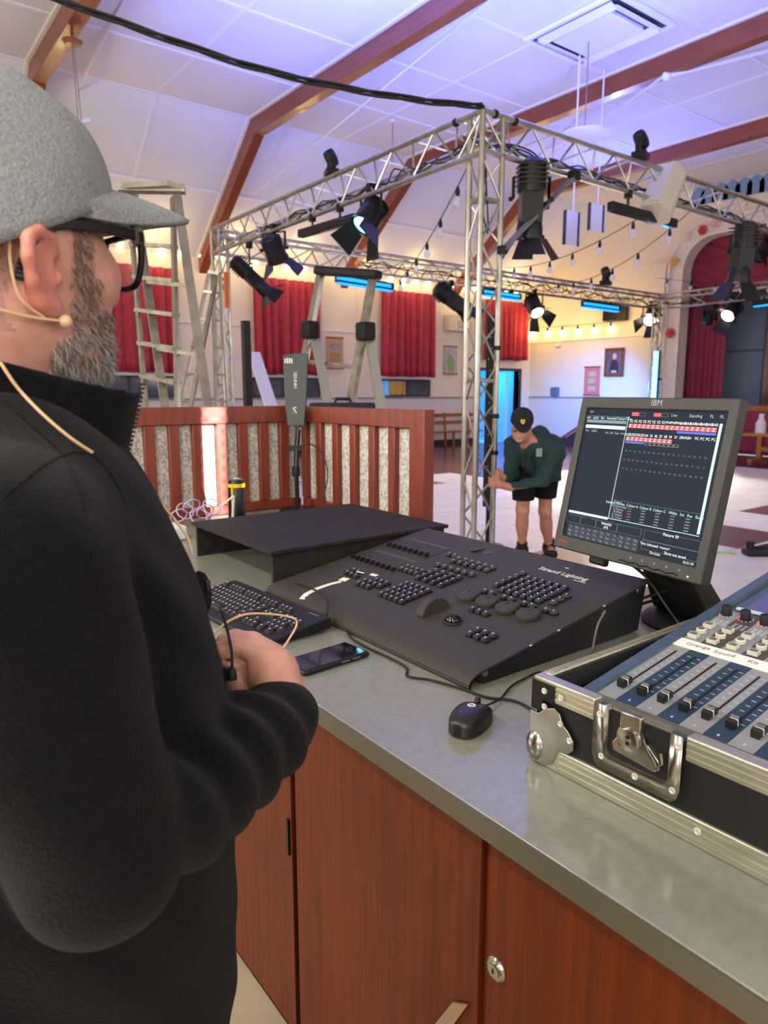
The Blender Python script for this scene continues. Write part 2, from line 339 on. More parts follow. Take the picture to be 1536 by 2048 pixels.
# --- the other two walls (behind and beside the camera) with unseen windows added for daylight
struct(MB().prism([(XB-.2, y, z) for y, z in [(YR, 0), (YL, 0), (YL, ZE), (KN, ZC+.15), (KR, ZC+.15), (YR, ZE)]], (.2, 0, 0)).build('wall_back', M_wall))
struct(MB().span((XB, YR-.2, 0), (XS, YR, ZE+.1)).build('wall_right', M_wall))
E_pane = emat('added_daylit_pane', '#f4f8ff', 1.2)
def win(n, c, sx, sy):
    f = MB(); ww, hh = 2.0, 2.2
    for s in (-1, 0, 1): f.box((c[0]+sx*s*ww/2, c[1]+sy*s*ww/2, c[2]), (.07 if sx else .06, .07 if sy else .06, hh+.1))
    for s in (-1, 0, 1): f.box((c[0], c[1], c[2]+s*hh/2), (ww*sx+.06, ww*sy+.06, .07))
    o = struct(f.build(f'window_{n}', M_beamtrim)); MB().box(c, (ww*sx+.01, ww*sy+.01, hh)).build('pane', E_pane, o)
for k, x in enumerate((-2.0, 1.9, 5.6, 9.3, 13.0)): win(10+k, (x, YR+.03, 2.9), 1, 0)
for k, y in enumerate((-2.6, 1.4, 5.4, 9.4)): win(20+k, (XB+.03, y, 2.9), 0, 1)
# --- ceiling: boards, battens, portal beams
ceiling = struct(MB().prism([(XB, y, z) for y, z in [(YL+.2, ZE-.1), (KN, ZC+.02), (KR, ZC+.02), (YR-.2, ZE-.1), (YR-.2, ZE+.2), (KR, ZC+.3), (KN, ZC+.3), (YL+.2, ZE+.2)]], (XS-XB+.3, 0, 0)).build('ceiling', M_ceil))
BX = (-.92, 2.75, 6.42, 10.09, 13.76)
ylines = [KN-1.66*k for k in range(10)]
xs_edges = [XB]+[x for b in BX for x in (b, b+.2)]+[XS]
sl = (ZC-ZE)/(YL-KN); sang = math.atan(sl)
for a, b in zip(xs_edges[::2], xs_edges[1::2]):
    xm = (a+b)/2; halves = [(a, xm), (xm, b)] if b-a > 2 else [(a, b)]
    for (p, q) in halves:
        for y0, y1 in zip(ylines, ylines[1:]):
            MB().span((p+.012, y1+.012, ZC), (q-.012, y0-.012, ZC+.02)).build('ceiling_panel', M_ceil, ceiling, W=False)
        for k in range(2):                                      # sloping boards down to the left wall
            ya, yb = KN+(YL-KN)*k/2+.012, KN+(YL-KN)*(k+1)/2-.012
            za, zb = ZC-(ya-KN)*sl, ZC-(yb-KN)*sl
            MB().prism([(p+.012, ya, za), (p+.012, yb, zb), (p+.012, yb, zb+.03), (p+.012, ya, za+.03)], (q-p-.024, 0, 0)).build('ceiling_panel', M_ceil, ceiling, W=False)
    for y in ylines: MB().span((a, y-.025, ZC-.015), (b, y+.025, ZC+.012)).build('batten', M_batten, ceiling, W=False)
    ym = (KN+YL)/2; MB().bar((a, ym, ZC-(ym-KN)*sl+.002), (b, ym, ZC-(ym-KN)*sl+.002), .05, .03).build('batten', M_batten, ceiling, W=False)
    if b-a > 2:
        MB().span((xm-.025, ylines[-1], ZC-.012), (xm+.025, KN, ZC+.012)).build('batten', M_batten, ceiling, W=False)
        MB().bar((xm, KN, ZC), (xm, YL, ZE), .05, .025).build('batten', M_batten, ceiling, W=False)
bp = lambda off, yw: [(YL-yw, ZE-off+yw*sl), (KN, ZC-off), (KR, ZC-off), (YR, ZE-off)]
for k, x in enumerate(BX):
    up_ = [(YL, ZE+.05), (KN, ZC+.05), (KR, ZC+.05), (YR, ZE+.05)]; lo = [(YL, ZE-.32), (YL-.28, ZE-.05), (KN-.13, ZC-.3), (KR+.13, ZC-.3), (YR, ZE-.3)]
    o = struct(MB().prism([(x, y, z) for y, z in up_+lo[::-1]], (.2, 0, 0)).build(f'trim_{k+2}', M_beam, None, bevel=.008))
    for s in (-1, 1):
        xx = x-.05 if s < 0 else x+.2
        P = [(YL, ZE+.03), (KN, ZC+.03), (KR, ZC+.03), (KR, ZC-.03), (KN, ZC-.03), (YL, ZE-.03)]
        MB().prism([(xx, y, z) for y, z in P], (.05, 0, 0)).build('beam_trim', M_beamtrim, o)
# --- red window curtains, sills and hatch windows under them
M_pane = mat('hatch_glass', '#3f4650', .08, col2='#6c7078', scale=1.5); M_hframe = mat('dark_hatch_frame', '#39363c', .5)
cw = [(3.97, 5.77, 1.9, 4.03, 'leftmost red window curtain, beside the capped man\'s face'), (7.6, 9.42, 1.9, 4.06, 'red window curtain behind the black paddle aerial'), (11.22, 13.0, 1.9, 4.08, 'red window curtain between the two scroll posters'), (14.9, 16.7, 2.43, 4.12, 'short red window curtain over the blue-lit doorway')]
for k, (a, b, z0, z1, lb) in enumerate(cw):
    drape('window_curtain', lb, 'curtain', M_red, (a, YL-.19), (b, YL-.19), z0, z1, .075, 8, 'red window curtains', seed=20+k, gather=1)
    struct(MB().span((a-.03, YL-.1, z1-.02), (b+.03, YL-.02, z1+.03)).build(f'trim_{k+8}', M_beamtrim))
    if k < 3:
        struct(MB().span((a-.02, YL-.07, 1.84), (b+.05, YL, 1.9)).build(f'trim_{k+12}', M_batten))
        wf = MB()
        for x in (a+.02, (a+b)/2-.1, b-.02): wf.span((x-.03, YL-.05, 1.38), (x+.03, YL, 1.82))
        wf.span((a, YL-.05, 1.37), (b, YL, 1.41)); wf.span((a, YL-.05, 1.79), (b, YL, 1.83))
        o = struct(wf.build(f'window_{k+1}', M_hframe))
        for x0, x1 in ((a+.05, (a+b)/2-.13), ((a+b)/2-.07, b-.05)): MB().span((x0, YL-.03, 1.41), (x1, YL-.01, 1.79)).build('pane', M_pane, o)
for p0, p1, c, lb in (((762, 765), (775, 792), '#cfc8c0', 'x'),):
    pass
a = at_y(778, 764, YL-.04); drape('hatch_curtain', 'small ochre curtain inside the hatch window under red curtain', 'curtain', mat('ochre_cloth', '#c9a24e', .8), (a.x, YL-.045), (a.x+.55, YL-.045), 1.42, 1.78, .008, 6, seed=31)
# ================================================================== CEILING FITTINGS
q0, q1 = V((8.12, 5.95, ZC)), V((9.45, 7.49, ZC))
t = thing('air_conditioner', 'white square ceiling air conditioner cassette with open louvres', 'air conditioner', (8.79, 6.72, ZC-.02))
f = MB()
for (a, b) in (((8.12, 5.95), (9.45, 6.02)), ((8.12, 7.42), (9.45, 7.49)), ((8.12, 6.02), (8.19, 7.42)), ((9.38, 6.02), (9.45, 7.42))): f.span((a[0], a[1], ZC-.06), (b[0], b[1], ZC-.005))
f.build('frame', M_batten, t, bevel=.008)
MB().span((8.42, 6.25, ZC-.085), (9.15, 7.2, ZC-.02)).build('grille', M_batten, t, bevel=.01)
M_vent = mat('vent_dark_grey', '#45423c', .8)  # dark grey for the vent tray and the panel lamp strips
MB().span((8.19, 6.02, ZC-.03), (9.38, 7.42, ZC-.012)).build('vent_tray', M_vent, t)
for k, (c, s) in enumerate((((8.3, 6.72), (.14, 1.2)), ((9.27, 6.72), (.14, 1.2)), ((8.79, 6.13), (1.0, .14)), ((8.79, 7.31), (1.0, .14)))):
    MB().box((c[0], c[1], ZC-.07), (s[0], s[1], .012), Matrix.Rotation(.35, 3, 'Y' if s[0] < s[1] else 'X')).build('louvre', M_batten, t)
def pendant(px_top, px_bot, lb, kind):
    a = at_z(*px_top, ZC-.01); b = at_x(px_bot[0], px_bot[1], a.x); b = V((a.x, a.y, b.z))
    t = thing('pendant_fitting', lb, 'pendant', tuple(a), group='fittings hung from the ceiling')
    MB().lathe(a-V((0, 0, .04)), [(.05, 0), (.05, .04)]).build('ceiling_rose', M_batten, t)
    MB().tube([a, b], .009, 6).build('rod', M_alud, t)
    if kind == 'disc': MB().lathe(b-V((0, 0, .06)), [(.05, .09), (.33, .05), (.36, .02), (.3, 0)], n=28).build('shade', M_batten, t)
    return t, a, b
pendant((1178, 72), (1171, 265), 'pendant lamp with a flat disc shade, blue lit by the truss', 'disc')
t, a, b = pendant((785, 240), (787, 330), 'thin pendant rod with small ceiling rose above the left truss', 'rod')
MB().lathe(b-V((0, 0, .05)), [(.03, .05), (.22, .03), (.24, 0)]).build('shade', M_batten, t)
t = thing('hanging_tube_lamp', 'tube lamp hanging by two wires from a wooden rose beside the grey cap', 'pendant', tuple(at_x(145, 80, 2.9)), group='fittings hung from the ceiling')
a = at_x(145, 82, 2.85); MB().lathe(a-V((0, 0, .05)), [(.09, 0), (.13, .05)]).build('ceiling_rose', M_beam, t); MB().tube([a, (a.x, a.y, ZC-.28)], .02, 6).build('rod', M_beam, t)
e = at_x(160, 245, 2.85)
for dy in (-.07, .07): MB().tube([(a.x, a.y+dy*.6, a.z-.03), (e.x, e.y+dy, e.z)], .006, 5).build('wire', M_alud, t)
MB().cyl((e.x-.16, e.y+.02, e.z-.06), (e.x+.12, e.y-.02, e.z+.05), .03).build('tube', M_batten, t)
# unseen tube lamps added behind the camera to brighten the control area
for (lx, ly), lb in (((-1.4, -.6), 'added unseen white twin tube lamp behind the desk on the right'), ((-1.4, 2.2), 'added unseen white twin tube lamp behind the desk on the left')):
    t = thing('added_tube_lamp', lb, 'pendant', (lx, ly, 3.7), group='fittings hung from the ceiling')
    MB().box((lx, ly, 3.74), (.22, 1.5, .06)).build('housing', M_batten, t, bevel=.01)
    for dx in (-.05, .05): MB().cyl((lx+dx, ly-.7, 3.69), (lx+dx, ly+.7, 3.69), .018).build('tube', emat('added_tube_glow', '#fff2dc', 3), t)
    for dy in (-.6, .6): MB().tube([(lx, ly+dy, 3.77), (lx, ly+dy, ZC-.01)], .006, 5).build('rod', M_alud, t)
    l = bpy.data.lights.new('added_tube_lamp_light', 'AREA'); l.shape = 'RECTANGLE'; l.size = .2; l.size_y = 1.4; l.energy = 62; l.color = (1, .93, .8)
    o = bpy.data.objects.new('added_tube_lamp_light', l); COL.objects.link(o); o.location = (lx, ly, 3.65)
def pipe(name, lb, P, r, m, group='conduits and stay rods under the roof'):
    return one(MB().tube(P, r, 6), name, m, lb, 'pipe', tuple(P[0]), group)
pipe('stay_rod', 'thin pale stay rod slanting from ceiling to left wall past the second beam', [at_z(980, 0, ZC), at_y(452, 436, YL-.02)], .016, M_batten)
pipe('stay_rod', 'thin pale stay rod slanting down behind the grey cap', [at_z(247, 0, ZC), at_y(128, 235, YL-1.3)], .016, M_beamtrim)
h = at_z(1333, 152, ZC-.32)
pipe('ceiling_pipe', 'white ceiling pipe reaching the hub from the right', [at_z(1700, 60, ZC-.05), h], .03, M_batten)
pipe('ceiling_pipe', 'white ceiling pipe running from the hub down left', [h-V((.03, -.03, 0)), at_z(1050, 345, ZC-.05)], .022, M_batten)
one(MB().ball(h, .07), 'pipe_hub', M_batten, 'white round hub where the ceiling pipes meet', 'pipe', tuple(h), 'conduits and stay rods under the roof')
P = [at_x(1536, 262, 15), at_x(1470, 285, 15), at_x(1400, 325, 15), at_x(1378, 345, 15)]
# ================================================================== LIGHTING TRUSS
X0, Y0, X1, Y1, ZT = 4.47, 4.54, 15.9, 10.0, 3.8
RC = .026
truss = thing('lighting_truss', 'aluminium lattice box truss on four posts framing the dance floor', 'truss', (X0, Y0, 0))
def lattice(c1, c2, P, Q, step, r):
    mb = MB(); d = V(Q)-V(P); n = max(2, int(round(d.length/step)))
    for k in range(n):
        a, b = V(P)+d*(k/n), V(P)+d*((k+1)/n)
        u, v = (c1, c2) if k % 2 == 0 else (c2, c1)
        mb.tube([a+V(u), b+V(v)], r, 5, cap=False)
    return mb
def section(name, P, Q, offs, step=.3, lb=None):
    """three chords joined by zig-zag lacing"""
    P, Q = V(P), V(Q); mb = MB()
    for o in offs: mb.tube([P+V(o), Q+V(o)], RC, 10)
    ch = mb.build(name, M_alu, truss)
    l = MB()
    for i, j in ((0, 1), (1, 2), (2, 0)): m = lattice(offs[i], offs[j], P, Q, step, .0105); l.add(m.v, m.f)
    l.build('lacing', M_alu, ch, fixn=False); return ch
def post(x, y, sx, sy):
    offs = [(0, 0, 0), (sx*.24, 0, 0), (sx*.03, sy*.18, 0)]
    o = section('truss_post', (x, y, .03), (x, y, ZT), offs, .33)
    MB().box((x+sx*.12, y+sy*.1, .012), (.5, .5, .022)).build('base_plate', M_alud, truss)
    for z in (3.12, 1.6): MB().tube([V((x, y, z))+V(k) for k in offs+offs[:1]], .018, 6).build('ring', M_alu, o)
TD = .33
post(X0, Y0, 1, 1); post(X0, Y1, 1, -1); post(X1, Y1, -1, -1); post(X1, Y0, -1, 1)
section('truss_beam', (X0, Y0, ZT), (X0, Y1, ZT), [(0, 0, 0), (0, 0, -TD), (.26, 0, -.14)])
section('truss_beam', (X0, Y0, ZT), (X1, Y0, ZT), [(0, 0, 0), (0, 0, -.31), (0, .26, -.14)])
section('truss_beam', (X0, Y1, ZT), (X1, Y1, ZT), [(0, 0, 0), (0, 0, -TD), (0, -.26, -.14)])
section('truss_beam', (X1, Y0, ZT), (X1, Y1, ZT), [(0, 0, 0), (0, 0, -TD), (-.26, 0, -.14)])
def cm(P, r=.009, lb='', nm='black_cable', m=None, n=6, grp='cables run along the truss'): return one(MB().tube(P, r, n), nm, m or M_cable, lb, 'cable', tuple(P[0]), grp)
# looms of cable lying in the truss
def loom(A, B, n, r0, seed):
    rr = random.Random(seed); mb = MB(); A, B = V(A), V(B)
    for k in range(n):
        P = []
        m = int((B-A).length/.22)
        for i in range(m+1):
            p = lerp(A, B, i/m); P.append(p+V((rr.uniform(-.05, .05), rr.uniform(-.05, .05), rr.uniform(-.05, .06))))
        mb.tube(smooth_path(P, 3), r0, 5, cap=False)
    return mb
one(loom((X0+.1, Y0+.1, ZT-.2), (X0+.1, Y0+4.2, ZT-.24), 3, .008, 1), 'cable_loom', M_cable, 'tangled black cable loom inside the left truss beam', 'cable', (X0+.1, Y0+.1, ZT-.24), 'cables run along the truss', fixn=False)
one(loom((X0+.2, Y0+.1, ZT-.2), (X0+8.5, Y0+.1, ZT-.26), 4, .008, 2), 'cable_loom', M_cable, 'tangled black cable loom inside the right truss beam', 'cable', (X0+.2, Y0+.1, ZT-.26), 'cables run along the truss', fixn=False)
one(loom((7, Y1-.1, ZT-.22), (15.7, Y1-.1, ZT-.24), 3, .009, 3), 'cable_loom', M_cable, 'tangled black cable loom inside the far truss beam', 'cable', (7, Y1-.1, ZT-.24), 'cables run along the truss', fixn=False)
one(loom((X1-.1, 4.9, ZT-.22), (X1-.1, 9.8, ZT-.24), 3, .009, 4), 'cable_loom', M_cable, 'tangled black cable loom inside the stage side truss beam', 'cable', (X1-.1, 4.9, ZT-.24), 'cables run along the truss', fixn=False)
one(loom((X0+.12, Y0+.08, ZT-.3), (X0+.12, Y0+.08, 2.9), 3, .007, 5), 'cable_loom', M_cable, 'short black cables looped in the head of the near post', 'cable', (X0+.12, Y0+.08, 2.9), 'cables run along the truss', fixn=False)
# the feed cable swooping in from top left
A = V((X0, Y0, ZT+.03)); pts = [A, at_d(860, 203, 5.6), at_d(700, 178, 5.4), at_d(520, 138, 5.2), at_d(330, 76, 5.05), at_d(125, 2, 4.9), at_d(-120, -90, 4.8), at_d(-320, -170, 4.7)]
S = smooth_path(pts, 6); mb = MB()
for k in range(3): mb.tube([p+V((.018*math.cos(i*.45+k*2.1), 0, .018*math.sin(i*.45+k*2.1))) for i, p in enumerate(S)], .012, 6)
e = pts[-1]; mb.tube([e, (e.x-.3, e.y+.1, e.z+.7), (e.x-.9, e.y+.2, ZC-.02)], .03, 6)
one(mb, 'feed_cable', M_cable, 'thick twisted black feed cable swooping from the ceiling to the near truss corner', 'cable', tuple(A), 'cables run along the truss')
for k, p in enumerate(((990, 228), (1030, 243), (912, 245))):
    q = at_y(*p, Y0) if k < 2 else at_x(*p, X0); ax = V((1, 0, 0)) if k < 2 else V((0, 1, 0))
    MB().lathe(q-ax*.015, [(.034, 0), (.034, .03)], ax, 10).build('cable_strap', M_rubber, truss)
q = at_x(985, 700, X0+.26)
# ------------------------------------------------------------------ luminaires
def aim_frame(pos, d):
    z = V(d).normalized(); x = V((0, 0, 1)).cross(z); x = x.normalized() if x.length > .05 else V((1, 0, 0)); y = z.cross(x)
    return Matrix.Translation(V(pos)) @ Matrix((x, y, z)).transposed().to_4x4()
E_lens = mat('dark_lens', '#20242c', .1)
def clamp(t, top, bot):
    MB().tube([top, bot], .012, 6).box(lerp(top, bot, .06), (.07, .07, .1)).build('clamp', M_blackm, t)
def lamp(name, lb, pos, aim, R, L, hang, lens=None, doors=4, prof=False, group='theatre lamps on the truss', dcol=None, spot=None, open_=.5):
    pos = V(pos); Mx = aim_frame(pos, aim); t = thing(name, lb, 'stage light', tuple(pos), group=group)
    Q = lambda x, y, z: Mx @ V((x, y, z))
    b = MB()
    if prof:
        b.lathe((0, 0, 0), [(R*.55, -L*.62), (R*.95, -L*.55), (R, -L*.25), (R*1.02, -L*.1)], n=18)
        b.box((0, 0, L*.12), (R*1.5, R*1.5, L*.5)); b.lathe((0, 0, 0), [(R*.8, L*.3), (R*.95, L*.45), (R*.95, L*.6)], n=18)
        for k in range(5): b.box((0, 0, -L*.5+k*L*.07), (R*2.06, R*2.06, L*.022))
    else:
        b.lathe((0, 0, 0), [(R*.35, -L*.6), (R*.75, -L*.52), (R*.95, -L*.3), (R, 0), (R, L*.4), (R*1.08, L*.4), (R*1.08, L*.48), (R*.9, L*.48)], n=20)
        for k in range(4): b.lathe((0, 0, -L*.45+k*L*.1), [(R*1.02, 0), (R*1.02, L*.03)], n=20)
    b.xf(Mx); b.build('body', M_blackm, t)
    zl = L*.61 if prof else L*.485
    MB().lathe((0, 0, zl), [(R*.86, 0), (R*.7, .012), (R*.2, .02)], n=20).xf(Mx).build('lens', lens or E_lens, t)
    yk = MB(); w_ = R*1.28
    P = [Q(-w_, 0, 0), Q(-w_, 0, 0)+V((0, 0, R*1.5)), Q(w_, 0, 0)+V((0, 0, R*1.5)), Q(w_, 0, 0)]
    for a, c in zip(P, P[1:]): yk.bar(a, c, .03, .008, up=(Mx.to_3x3() @ V((0, 0, 1))))
    yk.build('yoke', M_blackm, t)
    for s in (-1, 1): MB().cyl(Q(s*w_*1.02, 0, 0), Q(s*w_*1.25, 0, 0), R*.16, 8).build('knob', M_blackm, t)
    top = pos+V((0, 0, R*1.5)); clamp(t, (top.x, top.y, max(hang, top.z+.05)), top)
    dm = dcol or M_blackm
    if doors:
        MB().lathe((0, 0, zl-.02), [(R*1.1, 0), (R*1.1, .03), (R*.95, .03), (R*.95, 0)], n=20).xf(Mx).build('door_ring', M_blackm, t)
        for k in range(doors):
            a = k*2*math.pi/doors; c, s_ = math.cos(a), math.sin(a); wd = R*(1.1 if k % 2 == 0 else .8); ln = R*1.7
            fl = open_ if k % 2 == 0 else open_*1.3
            def pt(u, v): rr = R*1.02+v*ln*math.sin(fl); return V((c*rr-s_*u, s_*rr+c*u, zl+.01+v*ln*math.cos(fl)))
            MB().prism([pt(-wd*.7, 0), pt(wd*.7, 0), pt(wd, 1), pt(-wd, 1)], V((c, s_, 0))*.006).xf(Mx).build('barn_door', dm, t)
    if spot:
        light(name+'_beam', 'SPOT', Q(0, 0, zl+.05), spot[0], spot[1], Q(0, 0, 5), .08, spot[2], .4)
    return t
zlo = ZT-TD
M_doorlit = mat('grey_door', '#3a3d42', .5)
p = at_x(742, 430, X0+.02)
lamp('par_lamp', 'black lamp with cyan lit lens and open barn doors on the left truss', p, -RT*.45-FW*.35-V((0, 0, .8)), .135, .3, zlo, E_cyan, 4, open_=.5)
p = at_x(548, 498, X0+.02)
lamp('par_lamp', 'round black lamp with barn doors near the left end of the truss', p, (.5, .25, -.75), .13, .3, zlo, None, 2)
p = at_x(500, 552, X0+.1)
lamp('profile_lamp', 'black barn door lamp tilted down over the second red curtain', p, (.72, -.15, -.62), .1, .5, zlo, E_white, 4, True, open_=.7)
p = at_y(1062, 398, Y0)
lamp('profile_lamp', 'big black profile lamp hanging upright beside the near post', p, (.06, .08, -1), .125, .54, ZT-.31, None, 4, True, open_=.6)
p = at_y(1485, 505, Y0)
lamp('profile_lamp', 'big black profile lamp hanging before the red stage valance', p, (.05, .1, -1), .135, .56, ZT-.31, None, 4, True, open_=.5)
p = at_y(902, 598, Y1)
lamp('profile_lamp', 'black barn door lamp tilted right, left of the near post on the far truss', p, (.8, -.3, -.55), .15, .6, zlo, None, 2, True)
for pp, lb, ax in (((1068, 612), 'lit white lamp with barn doors left of the blue bar on the far truss', (-.2, -.6, -.7)),):
    lamp('par_lamp', lb, at_y(*pp, Y1), ax, .15, .42, zlo, E_white, 4, spot=(1500, (1, .9, .76), 62))
lamp('par_lamp', 'lit white lamp with barn doors at the far corner post', at_x(1303, 632, X1), (-.75, -.25, -.6), .16, .42, zlo, E_white, 4, spot=(1500, (1, .9, .76), 62))
lamp('par_lamp', 'lit white lamp with barn doors in front of the grey stage board', at_x(1464, 622, X1), (-.8, .05, -.6), .16, .4, zlo, E_white, 3, spot=(1500, (1, .9, .76), 62))
p = at_x(1528, 500, X1); lamp('par_lamp', 'dim black lamp at the right picture edge before the valance', p, (-.6, .2, -.6), .16, .4, zlo, None, 2)
def moving_head(lb, pos, s=1.0, beam=None, tgt=None, yaw=0, down=False):
    t = thing('moving_head_light', lb, 'stage light', tuple(pos), yaw, 'moving heads on top of the truss'); z = -1 if down else 1
    MB().box((0, 0, z*.05*s), (.26*s, .22*s, .1*s)).build('base', M_blackm, t, W=False, bevel=.012)
    for k in (-1, 1): MB().box((k*.12*s, 0, z*.2*s), (.045*s, .1*s, .24*s)).build('arm', M_blackm, t, W=False, bevel=.012)
    MB().lathe((0, 0, z*.27*s), [(.08*s, -.12*s), (.1*s, -.05*s), (.1*s, .08*s), (.085*s, .13*s)], (.1, .5, z), 18).build('head', M_black, t, W=False)
    MB().lathe(V((.022*s*1.1, .06*s*1.1, z*(.27+.115)*s)), [(.075*s, 0), (.05*s, .012)], (.1, .5, z), 18).build('lens', E_lens if down else E_blue, t, W=False)
    if beam:
        l = light('moving_head_beam', 'SPOT', V(pos)+V((0, 0, z*.55*s)), beam[0], beam[1], tgt, .06, beam[2], .8)
    return t
BLU = (.10, .17, 1)
p = at_x(663, 358, X0+.05); moving_head('black moving head light standing on the left truss beam', (p.x, p.y, ZT+.03), .66, (1000, BLU, 125), (p.x+1.6, p.y+1.5, 8), 1.2)
p = at_y(1280, 328, Y0); moving_head('black moving head light standing on the right truss beam', (p.x, p.y, ZT+.03), .66, (1050, BLU, 130), (p.x+1.5, p.y+2.3, 8), .3)
p = at_y(1211, 575, Y1); moving_head('black moving head light standing on the far truss beam', (p.x, p.y, ZT+.03), .95, (420, BLU, 130), (p.x-2, p.y-2, 8), .3)
p = at_x(1420, 612, X1); moving_head('black moving head light hanging under the stage side truss', (p.x, p.y, zlo-.03), 1.1, None, None, 1.57, True)
def led_bar(lb, A, B, hang, lit=False, w=.075, h=.09):
    A, B = V(A), V(B); t = thing('led_bar', lb, 'stage light', tuple(lerp(A, B, .5)), group='led bars on the truss')
    x = (B-A).normalized(); MB().bar(A, B, w, h).build('housing', M_blackm, t, bevel=.01)
    if lit: MB().bar(A+V((0, 0, -h*.5-.012))+x*.03, B+V((0, 0, -h*.5-.012))-x*.03, w*.85, .024).build('lens_strip', E_blue, t); MB().bar(A+x*.03+V((-.0, 0, -.0))+V((-RT.y, RT.x, 0))*-(w/2+.008), B-x*.03+V((-RT.y, RT.x, 0))*-(w/2+.008), .012, h*.45).build('lens_strip', E_blue, t)
    else: MB().bar(A+V((0, 0, -h*.5-.002))+x*.03, B+V((0, 0, -h*.5-.002))-x*.03, w*.7, .006).build('lens_strip', E_lens, t)
    for k in (.25, .75): q = lerp(A, B, k); MB().tube([(q.x, q.y, q.z+h*.4), (q.x, q.y, hang)], .014, 6).box((q.x, q.y, hang-.02), (.06, .06, .08)).build('bracket', M_blackm, t)
    return t
led_bar('unlit black bar light slung under the left truss beam', at_x(600, 468, X0), at_x(710, 436, X0), zlo)
led_bar('unlit black bar light slung under the right truss beam below the cream loudspeaker', at_y(1220, 412, Y0), at_y(1350, 448, Y0), ZT-.31)
led_bar('blue glowing bar light behind the folding ladder head', at_y(672, 556, Y1), at_y(785, 574, Y1), zlo, True, .1, .12)
led_bar('blue glowing bar light partly behind the near truss post', at_y(966, 583, Y1), at_y(1040, 594, Y1), zlo, True, .1, .11)
led_bar('blue glowing bar light beside the black wall speaker', at_y(1165, 607, Y1), at_y(1237, 617, Y1), zlo, True, .11, .12)
led_bar('blue glowing bar light above the beige stage drape', at_x(1506, 607, X1), at_x(1600, 594, X1), zlo, True, .1, .12)
a = at_x(1313, 702, X1-.33); t = thing('led_tube', 'upright bright blue tube light on the far corner post', 'stage light', (a.x, a.y, 1.0), group='led bars on the truss')
MB().box((a.x+.05, a.y, 1.72), (.06, .12, 1.5)).build('housing', M_blackm, t); MB().box((a.x, a.y, 1.72), (.05, .09, 1.46)).build('lens_strip', emat('led_tube_glow', '#5fd0ff', 6), t)
MB().bar((a.x+.07, a.y, 1.8), (X1-.03, Y1-.18, 1.8), .05, .05).build('bracket', M_blackm, t)
light('led_tube_glow', 'POINT', (a.x-.15, a.y, 1.6), 40, (.1, .4, 1), size=.3)
light('led_bar_wash', 'SPOT', at_y(1200, 625, Y1), 2600, (.12, .32, 1), (XS, 13.0, .5), .1, 60, 1)
# loudspeaker hung on the right truss, and the two grey straps and panel lamps
c = at_y(1325, 388, Y0-.02); t = thing('hanging_loudspeaker', 'cream wedge loudspeaker tilted on the right truss beam', 'loudspeaker', tuple(c))
Rm = Matrix.Rotation(.15, 3, 'Z') @ Matrix.Rotation(.62, 3, 'Y')
prof_ = [(-.15, -.11), (.02, -.17), (.15, -.11), (.15, .11), (.02, .17), (-.15, .11)]
mb = MB().prism([(x, y, -.29) for x, y in prof_], (0, 0, .58)); mb.xf(Matrix.Translation(c) @ Rm.to_4x4()); M_cream = mat('cream_box', '#cfc6ae', .6); mb.build('cabinet', M_cream, t, bevel=.012)
mb = MB().box((-.155, 0, 0), (.012, .19, .52)); mb.xf(Matrix.Translation(c) @ Rm.to_4x4()); mb.build('grille', mat('cream_grille', '#dcd6c6', .7, col2='#c8c2b2', scale=120), t)
MB().tube([c+V((.1, .05, .1)), (c.x+.12, Y0, ZT-.31)], .012, 6).tube([c+V((-.1, .05, .0)), (c.x-.12, Y0+.02, ZT-.31)], .012, 6).build('bracket', M_blackm, t)
for pa, pb, lb in (((1148, 352), (1005, 500), 'grey webbing arm slanting from the right truss to the near post'),):
    A, B = at_y(*pa, Y0-.06), at_y(*pb, Y0-.06)
    t = thing('diagonal_brace', lb, 'brace', tuple(B)); MB().bar(A, B, .02, .075, up=(0, 1, 0)).build('strap', mat('grey_webbing', '#77787a', .7, col2='#68696c', scale=60), t)
    [MB().box(p_, (k_, k_, k_)).build('buckle', M_blackm, t, bevel=.008) for p_, k_ in ((A, .09), (B, .07), (lerp(A, B, .42), .06))]
for (u0, v0, u1, v1), Yp, lb in (((1131, 420, 1158, 495), 7.2, 'left of the two hanging white panel lamps'), ((1180, 405, 1208, 467), 7.4, 'right of the two hanging white panel lamps')):
    a, b = at_y(u0, v0, Yp), at_y(u1, v1, Yp); c = (a+b)/2
    t = thing('panel_lamp', lb, 'pendant', (c.x, c.y, b.z), group='fittings hung from the ceiling')
    MB().box(c, (b.x-a.x, .05, a.z-b.z)).build('diffuser', M_batten, t, bevel=.01)
    [MB().box(*k_).build('edge_strip', M_vent, t) for k_ in (((c.x+(b.x-a.x)*.3, c.y-.03, c.z), (.035, .014, a.z-b.z)), ((a.x-.006, c.y, c.z), (.012, .054, a.z-b.z)))]
    MB().tube([(c.x, c.y, a.z), (c.x, c.y, ZC-.095 if 8.42 < c.x < 9.15 else ZC-.005)], .012, 6).build('rod', M_batten, t)
